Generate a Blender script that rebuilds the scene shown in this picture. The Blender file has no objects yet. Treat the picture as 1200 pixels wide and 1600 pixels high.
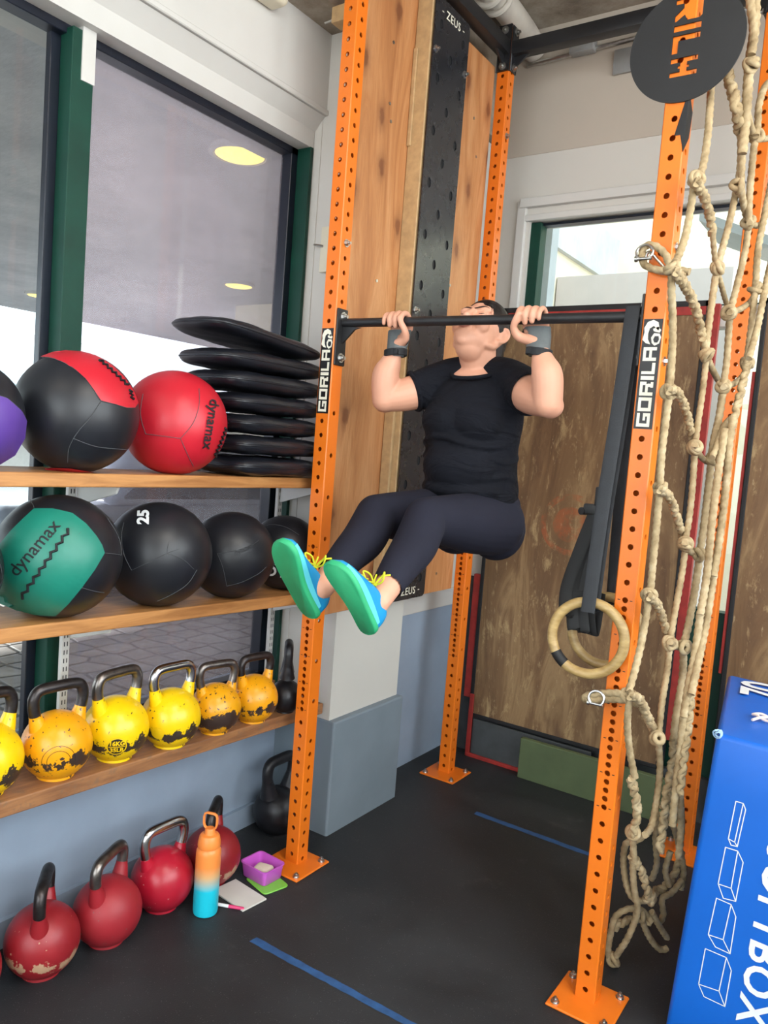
import bpy, bmesh, math, random
from mathutils import Vector, Matrix
random.seed(7)
S = bpy.context.scene
COL = S.collection
V = Vector
PI = math.pi

# ------------------------------------------------------------------ camera, world, light, exposure
cam_d = bpy.data.cameras.new('camera')
cam = bpy.data.objects.new('camera', cam_d)
COL.objects.link(cam)
S.camera = cam
yaw, pitch, roll, FPX = -.5945, -.0804, .0767, 1229.4
fw = V((math.sin(yaw)*math.cos(pitch), math.cos(yaw)*math.cos(pitch), math.sin(pitch)))
r0 = V((math.cos(yaw), -math.sin(yaw), 0))
u0 = r0.cross(fw)
rt = r0*math.cos(roll) + u0*math.sin(roll)
up = u0*math.cos(roll) - r0*math.sin(roll)
cam.matrix_world = Matrix(((rt.x, up.x, -fw.x, 1.7747), (rt.y, up.y, -fw.y, -2.2249),
                           (rt.z, up.z, -fw.z, 1.5599), (0, 0, 0, 1)))
cam_d.sensor_fit = 'VERTICAL'
cam_d.sensor_height = 32
cam_d.lens = 32*FPX/1600
cam_d.clip_start = .05

S.view_settings.view_transform = 'Standard'
S.view_settings.look = 'None'
S.view_settings.gamma = 1
S.view_settings.use_curve_mapping = False
S.view_settings.exposure = -0.1

W = bpy.data.worlds.new('sky')
S.world = W
W.use_nodes = True
wn = W.node_tree
bg = wn.nodes['Background']
bg.inputs[0].default_value = (.80, .90, 1.0, 1)
bg.inputs[1].default_value = 5.0


def area(name, loc, tgt, sx, sy, power, color):
    l = bpy.data.lights.new(name, 'AREA')
    l.shape = 'RECTANGLE'
    l.size, l.size_y, l.energy, l.color = sx, sy, power, color
    o = bpy.data.objects.new(name, l)
    COL.objects.link(o)
    o.location = loc
    o.rotation_euler = (V(tgt)-V(loc)).to_track_quat('-Z', 'Y').to_euler()
    return o


# daylight entering by the shop windows behind and to the right of the camera, and the ceiling lamps
area('daylight_right', (3.52, -1.2, 2.35), (0, -1.2, 2.0), 4.6, 2.3, 118, (1, .97, .93))
area('daylight_rear', (.9, -4.9, 1.9), (.9, 0, 1.4), 4.4, 2.6, 92, (1, .97, .94))
area('ceiling_lamp_light', (2.3, -1.4, 3.5), (2.3, -1.4, 0), 1.6, 1.2, 42, (1, .93, .85))

sun_d = bpy.data.lights.new('sun', 'SUN')
sun_d.energy, sun_d.angle, sun_d.color = 15.0, .02, (1, .95, .88)
sun = bpy.data.objects.new('sun', sun_d)
COL.objects.link(sun)
sun.rotation_euler = V((.86, .18, -.47)).to_track_quat('-Z', 'Y').to_euler()   # low from the street side under the soffit's edge, added to brighten the soffit

# ------------------------------------------------------------------ materials
MATS = {}


def srgb(c):
    return tuple(((x/255)/12.92 if x/255 <= .04045 else ((x/255+.055)/1.055)**2.4) for x in c)


class NT:
    def __init__(self, name):
        self.m = bpy.data.materials.new(name)
        self.m.use_nodes = True
        self.t = self.m.node_tree
        self.b = self.t.nodes['Principled BSDF']
        self.out = self.t.nodes['Material Output']
        self.tc = self.t.nodes.new('ShaderNodeTexCoord')

    def n(self, typ, **k):
        x = self.t.nodes.new('ShaderNode'+typ)
        for a, v in k.items():
            setattr(x, a, v)
        return x

    def l(self, a, b):
        self.t.links.new(a, b)

    def coord(self, scale=(1, 1, 1), which='Object', loc=(0, 0, 0), rot=(0, 0, 0)):
        mp = self.n('Mapping')
        mp.inputs['Scale'].default_value = scale
        mp.inputs['Location'].default_value = loc
        mp.inputs['Rotation'].default_value = rot
        self.l(self.tc.outputs[which], mp.inputs['Vector'])
        return mp.outputs[0]

    def noise(self, scale, detail=4, rough=.55, vec=None, dist=0):
        x = self.n('TexNoise')
        x.inputs['Scale'].default_value = scale
        x.inputs['Detail'].default_value = detail
        x.inputs['Roughness'].default_value = rough
        x.inputs['Distortion'].default_value = dist
        self.l(vec if vec is not None else self.coord(), x.inputs['Vector'])
        return x.outputs['Fac']

    def ramp(self, fac, stops):
        x = self.n('ValToRGB')
        e = x.color_ramp.elements
        while len(e) < len(stops):
            e.new(.5)
        for q, (p, c) in zip(e, stops):
            q.position = p
            q.color = (*c, 1) if len(c) == 3 else c
        self.l(fac, x.inputs[0])
        return x.outputs[0]

    def mix(self, fac, a, b):
        x = self.n('Mix', data_type='RGBA')
        for s, v in ((x.inputs[0], fac), (x.inputs[6], a), (x.inputs[7], b)):
            if isinstance(v, (float, int)):
                s.default_value = v
            elif isinstance(v, tuple):
                s.default_value = (*v, 1)
            else:
                self.l(v, s)
        return x.outputs[2]

    def math(self, op, a, b=0.0, c=0.0):
        x = self.n('Math', operation=op)
        for s, v in zip(x.inputs, (a, b, c)):
            if isinstance(v, (float, int)):
                s.default_value = v
            else:
                self.l(v, s)
        return x.outputs[0]

    def xyz(self, which='Object'):
        x = self.n('SeparateXYZ')
        self.l(self.tc.outputs[which], x.inputs[0])
        return x.outputs

    def bump(self, h, strength=.3, dist=.01):
        x = self.n('Bump')
        x.inputs['Strength'].default_value = strength
        x.inputs['Distance'].default_value = dist
        self.l(h, x.inputs['Height'])
        self.l(x.outputs[0], self.b.inputs['Normal'])

    def col(self, c):
        if isinstance(c, tuple):
            self.b.inputs['Base Color'].default_value = (*c, 1)
        else:
            self.l(c, self.b.inputs['Base Color'])

    def set(self, rough=None, metal=None, spec=None, **k):
        if rough is not None:
            if isinstance(rough, (float, int)):
                self.b.inputs['Roughness'].default_value = rough
            else:
                self.l(rough, self.b.inputs['Roughness'])
        if metal is not None:
            self.b.inputs['Metallic'].default_value = metal
        if spec is not None:
            self.b.inputs['Specular IOR Level'].default_value = spec


def plain(name, rgb, rough=.5, metal=0, var=.12, nscale=12, bump=0, bscale=60, spec=.5):
    """one paint, plastic or metal with a faint mottle"""
    if name in MATS:
        return MATS[name]
    n = NT(name)
    c = srgb(rgb)
    f = n.noise(nscale)
    n.col(n.ramp(f, [(.3, tuple(x*(1-var) for x in c)), (.7, tuple(min(1, x*(1+var)) for x in c))]))
    n.set(rough, metal, spec)
    if bump:
        n.bump(n.noise(bscale, 3), bump, .004)
    MATS[name] = n.m
    return n.m


def mk(name):
    def deco(fn):
        n = NT(name)
        fn(n)
        MATS[name] = n.m
        return fn
    return deco


plain('orange_powder', (224, 114, 26), .33, var=.05, nscale=3, bump=.05, bscale=300)
plain('black_metal', (30, 31, 34), .42, var=.2, bump=.06, bscale=250)
plain('dull_black', (22, 23, 26), .6, var=.2)
plain('zinc', (190, 190, 188), .28, 1, var=.15, nscale=60)
plain('white_wall', (198, 195, 188), .75, var=.03, nscale=2, bump=.04, bscale=80)
plain('beige_wall', (180, 170, 157), .8, var=.04, nscale=2, bump=.04, bscale=80)
plain('white_trim', (198, 197, 193), .5, var=.03, nscale=4)
plain('blue_grey_wall', (142, 157, 175), .62, var=.09, nscale=3, bump=.05, bscale=60)
plain('grey_block', (118, 130, 140), .6, var=.07, nscale=5, bump=.06, bscale=50)
plain('green_frame', (8, 56, 44), .5, spec=.3, var=.15, nscale=8)
plain('dark_frame', (20, 25, 37), .3, var=.15, nscale=8)
plain('cream_plastic', (215, 208, 186), .45, var=.03)
plain('pine_edge', (188, 156, 112), .6, var=.14, nscale=30)
plain('red_paint', (150, 40, 34), .6, var=.25, nscale=18)
plain('green_board', (84, 98, 66), .7, var=.1, nscale=8)
plain('slate_board', (62, 66, 68), .75, var=.2, nscale=14)
plain('blue_tape', (40, 80, 128), .6, var=.25, nscale=22)
plain('box_blue', (0, 92, 190), .42, var=.05, nscale=5, bump=.06, bscale=25)
plain('print_white', (222, 226, 228), .5, var=.03)
plain('label_black', (20, 20, 22), .4, var=.1)
plain('label_ivory', (226, 222, 205), .45, var=.05, nscale=40)
plain('steel_bare', (118, 112, 108), .3, .9, var=.45, nscale=25, bump=.08, bscale=90)
plain('steel_bright', (190, 190, 190), .22, 1, var=.12, nscale=30)
plain('steel_dark', (62, 58, 58), .36, .8, var=.5, nscale=22, bump=.1, bscale=90)
plain('iron_black', (34, 34, 38), .38, .3, var=.4, nscale=20, bump=.25, bscale=60)
plain('skin', (212, 156, 130), .5, var=.06, nscale=9, bump=.04, bscale=120)
plain('lip', (186, 118, 104), .45, var=.08)
plain('hair', (25, 18, 18), .5, var=.4, nscale=30, bump=.5, bscale=70, spec=.35)
plain('legging', (32, 33, 45), .85, spec=.2, var=.1, nscale=6, bump=.04, bscale=220)
plain('glove_grey', (92, 98, 100), .7, var=.15, nscale=30, bump=.1, bscale=200)
plain('strap_black', (20, 22, 27), .7, var=.2, nscale=30)
plain('shoe_blue', (0, 134, 190), .6, var=.07, nscale=15, bump=.08, bscale=250)
plain('shoe_cyan', (84, 190, 208), .55, var=.06, nscale=15)
plain('sole_green', (42, 158, 106), .6, var=.08, nscale=18, bump=.06, bscale=120)
plain('lace_yellow', (202, 206, 40), .7, var=.1)
plain('nylon', (34, 37, 42), .62, var=.18, nscale=25, bump=.1, bscale=400)
plain('nylon_dark', (16, 16, 18), .65, var=.2, nscale=25)
plain('purple_vinyl', (92, 62, 148), .42, var=.08, nscale=6, bump=.14, bscale=14)
plain('red_vinyl', (186, 28, 44), .40, var=.08, nscale=6, bump=.14, bscale=14)
plain('green_vinyl', (22, 118, 100), .42, var=.08, nscale=6, bump=.14, bscale=14)
plain('black_vinyl', (27, 29, 35), .40, var=.15, nscale=6, bump=.16, bscale=14)
plain('pad_vinyl', (23, 25, 32), .36, var=.15, nscale=6, bump=.2, bscale=16)
plain('thread', (74, 76, 80), .7)
plain('magenta_plastic', (196, 92, 196), .3, var=.05)
plain('lime_plastic', (120, 190, 70), .35, var=.05)
plain('chalk', (222, 208, 190), .9, var=.05, nscale=30, bump=.2)
plain('paper', (205, 202, 196), .8, var=.03)
plain('pink_marker', (206, 60, 110), .4)
plain('emblem_yellow', (232, 190, 14), .35, var=.05)
plain('emblem_orange', (226, 154, 18), .35, var=.05)
plain('frayed', (150, 182, 210), .8)
plain('cord_white', (222, 204, 196), .8)
plain('lid_orange', (238, 138, 62), .4, var=.04)
plain('car_grey', (150, 158, 172), .25, .2, var=.05)
plain('tyre', (30, 30, 32), .7)
plain('car_glass', (60, 70, 80), .1)
plain('house_white', (225, 222, 214), .8, var=.05)
plain('roof_pale', (170, 178, 182), .6, var=.06)
plain('outer_cream', (232, 224, 200), .8, var=.03)
plain('outer_lilac', (198, 190, 186), .8, var=.03)
plain('duct_pale', (196, 190, 180), .6, var=.12, nscale=9)
plain('box_grey_metal', (158, 160, 160), .4, .4)


@mk('plywood')
def _(n):
    v = n.coord((1, 2.6, .42))
    f = n.noise(3.0, 6, .62, v, 1.3)
    c = n.ramp(f, [(.28, srgb((156, 98, 56))), (.45, srgb((184, 126, 78))), (.6, srgb((200, 146, 98))), (.8, srgb((172, 112, 66)))])
    fine = n.noise(26, 4, .65, n.coord((1, 7, .35)))
    c = n.mix(n.math('MULTIPLY', n.ramp(fine, [(.45, (0, 0, 0)), (.7, (1, 1, 1))]), .35), c, srgb((150, 96, 54)))
    big = n.noise(1.3, 3, .5, n.coord((1, 1.5, .8), loc=(2, 5, 1)))
    c = n.mix(n.ramp(big, [(.5, (0, 0, 0)), (.68, (.5, .5, .5))]), c, srgb((176, 108, 62)))
    vo = n.n('TexVoronoi', voronoi_dimensions='2D')
    vo.inputs['Scale'].default_value = 6.5
    vo.inputs['Randomness'].default_value = 1
    x, y, z = n.xyz()
    cb = n.n('CombineXYZ')
    n.l(n.math('ADD', y, n.math('MULTIPLY', n.noise(20, 2), .03)), cb.inputs[0])
    n.l(n.math('MULTIPLY', z, .52), cb.inputs[1])
    n.l(cb.outputs[0], vo.inputs['Vector'])
    k = n.ramp(vo.outputs['Distance'], [(.08, (1, 1, 1)), (.13, (.5, .5, .5)), (.24, (.16, .16, .16)), (.38, (0, 0, 0))])
    sp = n.n('SeparateXYZ')
    n.l(vo.outputs['Color'], sp.inputs[0])
    pick = n.math('GREATER_THAN', sp.outputs[0], .38)
    c = n.mix(n.math('MULTIPLY', n.math('MULTIPLY', k, pick), .85), c, srgb((112, 64, 38)))
    n.col(c)
    n.set(.5)


@mk('shelf_wood')
def _(n):
    f = n.noise(5, 5, .6, n.coord((8, .8, 8)), .5)
    n.col(n.ramp(f, [(.3, srgb((150, 98, 52))), (.6, srgb((190, 134, 78))), (.8, srgb((168, 116, 66)))]))
    n.set(.5)


@mk('shelf_worn')
def _(n):
    f = n.noise(5, 6, .65, n.coord((7, .9, 7)), .6)
    c = n.ramp(f, [(.3, srgb((112, 72, 46))), (.6, srgb((156, 108, 68))), (.8, srgb((136, 92, 58)))])
    s = n.noise(22, 5, .7)
    n.col(n.mix(n.ramp(s, [(.55, (0, 0, 0)), (.7, (1, 1, 1))]), c, srgb((120, 92, 70))))
    n.set(.6)


def worn(n, emblem):
    v = n.coord((3.2, 1, .55))
    a = n.noise(2.2, 7, .66, v, 1.0)
    c = n.ramp(a, [(.33, srgb((92, 66, 42))), (.5, srgb((118, 90, 60))), (.6, srgb((146, 118, 82))), (.72, srgb((126, 98, 66)))])
    b = n.noise(7, 8, .75, n.coord((2.2, 1, .8)), .4)
    c = n.mix(n.ramp(b, [(.55, (0, 0, 0)), (.66, (.8, .8, .8))]), c, srgb((176, 150, 108)))
    s = n.noise(60, 4, .7, n.coord((1, 1, .25)))
    c = n.mix(n.ramp(s, [(.62, (0, 0, 0)), (.72, (.7, .7, .7))]), c, srgb((186, 166, 128)))
    d = n.noise(3.5, 5, .6, n.coord((1.6, 1, .7), loc=(4, 2, 1)))
    c = n.mix(n.ramp(d, [(.58, (0, 0, 0)), (.68, (.65, .65, .65))]), c, srgb((84, 56, 38)))
    if emblem:
        # the ghost of a round orange emblem in the worn face
        x, y, z = n.xyz()
        dx = n.math('SUBTRACT', x, 0.449)
        dz = n.math('SUBTRACT', z, 1.058)
        r = n.math('SQRT', n.math('ADD', n.math('MULTIPLY', dx, dx), n.math('MULTIPLY', dz, dz)))
        ring = n.math('LESS_THAN', n.math('ABSOLUTE', n.math('SUBTRACT', r, .135)), .014)
        core = n.math('LESS_THAN', r, .085)
        k = n.math('MULTIPLY', n.math('MAXIMUM', ring, core), n.ramp(n.noise(14, 4, .7), [(.42, (0, 0, 0)), (.58, (.6, .6, .6))]))
        c = n.mix(k, c, srgb((158, 80, 40)))
    n.col(c)
    n.set(.62)
    n.bump(b, .25, .006)


@mk('worn_brown')
def _(n):
    worn(n, True)


@mk('worn_brown_plain')
def _(n):
    worn(n, False)


@mk('rubber_floor')
def _(n):
    f = n.noise(2.2, 5, .6)
    c = n.ramp(f, [(.3, srgb((27, 29, 32))), (.7, srgb((46, 48, 51)))])
    v = n.n('TexVoronoi')
    v.inputs['Scale'].default_value = 150
    n.l(n.coord(), v.inputs['Vector'])
    sp = n.ramp(v.outputs['Distance'], [(.10, (1, 1, 1)), (.17, (0, 0, 0))])
    g = n.noise(40, 2)
    k = n.math('MULTIPLY', sp, n.ramp(g, [(.5, (0, 0, 0)), (.56, (1, 1, 1))]))
    c = n.mix(n.math('MULTIPLY', k, .5), c, srgb((130, 132, 130)))
    dust = n.noise(3.2, 8, .75, n.coord(loc=(3, 1, 0)))
    c = n.mix(n.ramp(dust, [(.6, (0, 0, 0)), (.8, (.35, .35, .35))]), c, srgb((104, 104, 100)))
    n.col(c)
    n.set(n.ramp(f, [(.3, (.5, .5, .5)), (.7, (.66, .66, .66))]))
    n.bump(n.noise(240, 2), .25, .003)


@mk('concrete')
def _(n):
    f = n.noise(1.4, 8, .65)
    c = n.ramp(f, [(.3, srgb((176, 180, 184))), (.5, srgb((200, 203, 206))), (.7, srgb((222, 223, 224)))])
    g = n.noise(14, 6, .7, n.coord((1, 3, 1)))
    n.col(n.mix(n.math('MULTIPLY', g, .45), c, srgb((140, 142, 148))))
    n.set(.85)
    n.bump(g, .3, .01)


@mk('ceiling_concrete')
def _(n):
    f = n.noise(4, 8, .7)
    n.col(n.ramp(f, [(.3, srgb((112, 100, 86))), (.55, srgb((158, 148, 134))), (.75, srgb((186, 178, 166)))]))
    n.set(.85)
    n.bump(f, .5, .02)


@mk('cobbles')
def _(n):
    v = n.n('TexVoronoi', feature='DISTANCE_TO_EDGE')
    v.inputs['Scale'].default_value = 4.5
    v.inputs['Randomness'].default_value = .35
    n.l(n.coord((1, 1.0, 1)), v.inputs['Vector'])
    j = n.ramp(v.outputs['Distance'], [(.02, (0, 0, 0)), (.09, (1, 1, 1))])
    f = n.noise(6, 4)
    st = n.ramp(f, [(.3, srgb((112, 106, 104))), (.7, srgb((150, 144, 142)))])
    n.col(n.mix(j, srgb((52, 50, 52)), st))
    n.set(.6)
    n.bump(j, .6, .02)


@mk('rope')
def _(n):
    f = n.noise(26, 4, .6)
    c = n.ramp(f, [(.3, srgb((132, 112, 80))), (.55, srgb((174, 154, 118))), (.8, srgb((196, 182, 152)))])
    g = n.noise(220, 3, .7)
    n.col(n.mix(n.math('MULTIPLY', g, .3), c, srgb((120, 98, 66))))
    n.set(.85)
    n.bump(g, .4, .003)


@mk('ring_wood')
def _(n):
    f = n.noise(18, 5, .6, n.coord((1, 1, 3)))
    n.col(n.ramp(f, [(.3, srgb((140, 112, 66))), (.7, srgb((190, 162, 108)))]))
    n.set(.4)


@mk('zeus_black')
def _(n):
    f = n.noise(30, 4, .6)
    n.col(n.ramp(f, [(.3, srgb((27, 29, 35))), (.7, srgb((31, 33, 39)))]))
    n.set(n.ramp(n.noise(6, 5, .7), [(.3, (.25, .25, .25)), (.7, (.30, .30, .30))]), spec=.8)


@mk('shirt')
def _(n):
    n.col(n.ramp(n.noise(8), [(.3, srgb((14, 16, 23))), (.7, srgb((21, 23, 31)))]))
    n.set(.9, spec=.2)
    w = n.noise(5.5, 3, .5, n.coord((1.2, 1.2, 3.0)), 1.2)
    n.bump(w, .55, .03)


@mk('bottle_fade')
def _(n):
    x, y, z = n.xyz()
    n.col(n.ramp(n.math('DIVIDE', z, .25), [(.36, srgb((28, 190, 214))), (.55, srgb((214, 170, 120))), (.68, srgb((238, 140, 66)))]))
    n.set(.38)


@mk('clear_glass')
def _(n):
    n.t.nodes.remove(n.b)
    tr, gl, fr, mx = n.n('BsdfTransparent'), n.n('BsdfGlossy'), n.n('Fresnel'), n.n('MixShader')
    tr.inputs[0].default_value = (.93, .96, .95, 1)
    gl.inputs['Roughness'].default_value = .02
    fr.inputs[0].default_value = 1.45
    ge = n.n('NewGeometry')
    n.l(n.math('MULTIPLY', fr.outputs[0], n.math('SUBTRACT', 1.0, ge.outputs['Backfacing'])), mx.inputs[0])
    n.l(tr.outputs[0], mx.inputs[1])
    n.l(gl.outputs[0], mx.inputs[2])
    n.l(mx.outputs[0], n.out.inputs[0])


@mk('reflection_haze_glass')
def _(n):
    n.t.nodes.remove(n.b)
    tr, gl, fr, mx = n.n('BsdfTransparent'), n.n('BsdfGlossy'), n.n('Fresnel'), n.n('MixShader')
    di, m2 = n.n('BsdfDiffuse'), n.n('MixShader')
    tr.inputs[0].default_value = (.90, .90, .93, 1)
    di.inputs[0].default_value = (*srgb((205, 196, 205)), 1)  # milky lavender colour standing in for the gym's reflection on this pane
    gl.inputs['Roughness'].default_value = .04
    fr.inputs[0].default_value = 1.5
    n.l(n.ramp(n.noise(2.0, 6, .6, n.coord((1, 1, 2))), [(.3, (.16, .16, .16)), (.7, (.30, .30, .30))]), m2.inputs[0])
    ge = n.n('NewGeometry')
    n.l(n.math('MULTIPLY', fr.outputs[0], n.math('SUBTRACT', 1.0, ge.outputs['Backfacing'])), mx.inputs[0])
    n.l(tr.outputs[0], m2.inputs[1])
    n.l(di.outputs[0], m2.inputs[2])
    n.l(m2.outputs[0], mx.inputs[1])
    n.l(gl.outputs[0], mx.inputs[2])
    n.l(mx.outputs[0], n.out.inputs[0])


def glow(name, rgb, strength):
    n = NT(name)
    n.b.inputs['Emission Color'].default_value = (*srgb(rgb), 1)
    n.b.inputs['Emission Strength'].default_value = strength
    n.col(n.ramp(n.noise(5), [(.3, srgb(rgb)), (.7, srgb(rgb))]))
    MATS[name] = n.m


glow('lamp_glow', (255, 222, 110), 2.6)
glow('panel_glow', (255, 244, 228), 3)


def kb_paint(name, rgb, chip, band_lo, band_hi, band_amt, speck, chiprgb, rough=.3):
    n = NT(name)
    c = srgb(rgb)
    base = n.ramp(n.noise(9), [(.3, tuple(v*.9 for v in c)), (.7, tuple(min(1, v*1.06) for v in c))])
    x, y, z = n.xyz()
    nz = n.noise(16, 6, .7)
    band = n.math('SUBTRACT', (band_hi-band_lo)/2, n.math('ABSOLUTE', n.math('SUBTRACT', z, (band_lo+band_hi)/2)))
    m = n.math('ADD', n.math('MULTIPLY', band, 9), n.math('MULTIPLY', n.math('SUBTRACT', nz, .5), 1.5))
    k1 = n.math('MULTIPLY', n.math('GREATER_THAN', m, band_amt), 1.0)
    k2 = n.math('GREATER_THAN', n.noise(55, 3, .6), speck)
    n.col(n.mix(n.math('MAXIMUM', k1, k2), base, srgb(chiprgb)))
    n.set(rough)
    n.bump(nz, .06, .004)
    MATS[name] = n.m


kb_paint('kb_yellow', (238, 196, 10), 1, .035, .085, .10, .665, (58, 48, 40))
kb_paint('kb_orange', (232, 158, 16), 1, .045, .095, .13, .65, (62, 48, 40))
kb_paint('kb_orange_chipped', (230, 160, 18), 1, .03, .105, .08, .62, (60, 46, 40))
kb_paint('kb_red', (142, 28, 36), 1, .055, .072, -.02, .70, (176, 140, 112), .42)
kb_paint('kb_red_dusty', (150, 30, 40), 1, .02, .03, .30, .70, (120, 84, 78), .5)
kb_paint('kb_crimson', (172, 24, 46), 1, .03, .09, .46, .70, (196, 140, 134), .32)

# ------------------------------------------------------------------ mesh helpers


def new_obj(name, me, parent=None):
    o = bpy.data.objects.new(name, me)
    COL.objects.link(o)
    if parent is not None:
        o.parent = parent
    return o


def obj(name, bm, mat, parent=None, smooth=True, world=False, angle=40):
    """one mesh object; with world=True the shapes were laid in world coordinates and are brought to the parent's"""
    if world and parent is not None:
        p, mw = parent, Matrix.Identity(4)
        while p is not None:
            mw = p.matrix_basis @ mw
            p = p.parent
        bm.transform(mw.inverted())
    me = bpy.data.meshes.new(name)
    bmesh.ops.recalc_face_normals(bm, faces=bm.faces)
    if smooth:
        for f in bm.faces:
            f.smooth = True
        for e in bm.edges:
            if len(e.link_faces) == 2 and e.calc_face_angle(0) > math.radians(angle):
                e.smooth = False
    bm.to_mesh(me)
    bm.free()
    for m in (mat if isinstance(mat, (list, tuple)) else [mat]):
        me.materials.append(MATS[m])
    return new_obj(name, me, parent)


def thing(name, label, cat, loc=(0, 0, 0), rz=0, group=None):
    o = bpy.data.objects.new(name, None)
    COL.objects.link(o)
    o.empty_display_size = .05
    o.location = loc
    o.rotation_euler = (0, 0, rz)
    bpy.context.view_layer.update()
    return tag(o, label, cat, group)


def tag(o, label, cat, group=None):
    o['label'], o['category'] = label, cat
    if group:
        o['group'] = group
    return o


def struct(o, label=None):
    o['kind'] = 'structure'
    if label:
        o['label'] = label
    return o


def note(o, label):
    o['label'] = label
    return o


def B():
    return bmesh.new()


def box(bm, lo, hi, bev=0.0, seg=2, rot=None, piv=None):
    lo, hi = V(lo), V(hi)
    c, s = (lo+hi)/2, hi-lo
    r = bmesh.ops.create_cube(bm, size=1)
    vs = r['verts']
    for v in vs:
        v.co = V((v.co.x*s.x, v.co.y*s.y, v.co.z*s.z))+c
    if bev > 0:
        es = list({e for v in vs for e in v.link_edges})
        rr = bmesh.ops.bevel(bm, geom=es, offset=bev, segments=seg, profile=.5, affect='EDGES')
        vs = list({v for f in rr['faces'] for v in f.verts} | {v for v in vs if v.is_valid})
    if rot is not None:
        p = V(piv) if piv is not None else c
        for v in vs:
            v.co = rot @ (v.co-p)+p
    return vs


def hexa(bm, b, t, bev=0.0, seg=2):
    """box by its four bottom and four top corners, each list running around"""
    vb = [bm.verts.new(p) for p in b]
    vt = [bm.verts.new(p) for p in t]
    fs = [bm.faces.new(vb[::-1]), bm.faces.new(vt)]
    for i in range(4):
        fs.append(bm.faces.new((vb[i], vb[(i+1) % 4], vt[(i+1) % 4], vt[i])))
    if bev:
        es = list({e for f in fs for e in f.edges})
        bmesh.ops.bevel(bm, geom=es, offset=bev, segments=seg, profile=.5, affect='EDGES')


def catmull(pts, n=6, closed=False):
    pts = [V(p) for p in pts]
    out = []
    m = len(pts)
    rng = m if closed else m-1
    for i in range(rng):
        g = (lambda k: pts[k % m]) if closed else (lambda k: pts[min(max(k, 0), m-1)])
        p0, p1, p2, p3 = g(i-1), g(i), g(i+1), g(i+2)
        for j in range(n):
            t = j/n
            out.append(.5*((2*p1)+(p2-p0)*t+(2*p0-5*p1+4*p2-p3)*t*t+(3*p1-p0-3*p2+p3)*t*t*t))
    if not closed:
        out.append(pts[-1])
    return out


def tube(bm, pts, rad, seg=10, closed=False, cap=True, twist=0, lobe=0.0, side=None):
    """sweep a circle (or an ellipse (a, b), a along `side`) along points; lobe and twist lay rope strands in it"""
    pts = [V(p) for p in pts]
    n = len(pts)
    rads = rad if isinstance(rad, list) else [rad]*n
    tan = []
    for i in range(n):
        a = pts[(i-1) % n] if (closed or i > 0) else pts[i]
        b = pts[(i+1) % n] if (closed or i < n-1) else pts[i]
        t = (b-a)
        tan.append(t.normalized() if t.length > 1e-9 else V((0, 0, 1)))
    ref = V(side) if side is not None else (V((0, 0, 1)) if abs(tan[0].z) < .9 else V((1, 0, 0)))
    rings, dist = [], 0.0
    nrm = (ref-tan[0]*ref.dot(tan[0])).normalized()
    for i in range(n):
        if side is not None:
            nrm = V(side)
        nrm = (nrm-tan[i]*nrm.dot(tan[i])).normalized()
        bi = tan[i].cross(nrm)
        if i:
            dist += (pts[i]-pts[i-1]).length
        r = rads[i]
        ra, rb = r if isinstance(r, tuple) else (r, r)
        ring = []
        for k in range(seg):
            a = 2*PI*k/seg
            m = 1+lobe*math.cos(3*a-twist*dist)
            ring.append(bm.verts.new(pts[i]+nrm*(math.cos(a)*ra*m)+bi*(math.sin(a)*rb*m)))
        rings.append(ring)
    for i in range(n if closed else n-1):
        A, Bq = rings[i], rings[(i+1) % n]
        for k in range(seg):
            bm.faces.new((A[k], A[(k+1) % seg], Bq[(k+1) % seg], Bq[k]))
    if cap and not closed:
        bm.faces.new(rings[0][::-1])
        bm.faces.new(rings[-1])


def limb(bm, pts, rads, seg=20, n=6, side=None):
    """smooth tapering limb with rounded ends for figures: radii are interpolated along with the points"""
    P = [V(p) for p in pts]
    R = [r if isinstance(r, tuple) else (r, r) for r in rads]
    path = catmull(P, n)
    rp = catmull([V((a, b, 0)) for a, b in R], n)
    d0 = (path[0]-path[1]).normalized()
    d1 = (path[-1]-path[-2]).normalized()
    pre, post = [], []
    for k in range(1, 5):
        a = k/5*PI/2
        c = math.cos(a)
        s = math.sin(a)
        pre.insert(0, (path[0]+d0*(s*min(R[0])), (rp[0].x*c, rp[0].y*c)))
        post.append((path[-1]+d1*(s*min(R[-1])), (rp[-1].x*c, rp[-1].y*c)))
    allp = [p for p, _ in pre]+path+[p for p, _ in post]
    allr = [r for _, r in pre]+[(max(q.x, .001), max(q.y, .001)) for q in rp]+[r for _, r in post]
    tube(bm, allp, allr, seg, side=side)


def ellip(bm, c, rad, axes=None, seg=24):
    r = bmesh.ops.create_uvsphere(bm, u_segments=seg, v_segments=seg//2, radius=1)
    ax = axes or (V((1, 0, 0)), V((0, 1, 0)), V((0, 0, 1)))
    for v in r['verts']:
        q = v.co.copy()
        v.co = V(c)+V(ax[0])*q.x*rad[0]+V(ax[1])*q.y*rad[1]+V(ax[2])*q.z*rad[2]
    return r['verts']


def cyl(bm, a, b, r, seg=16, r2=None):
    tube(bm, [a, b], [r, r2 if r2 is not None else r], seg)


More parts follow.
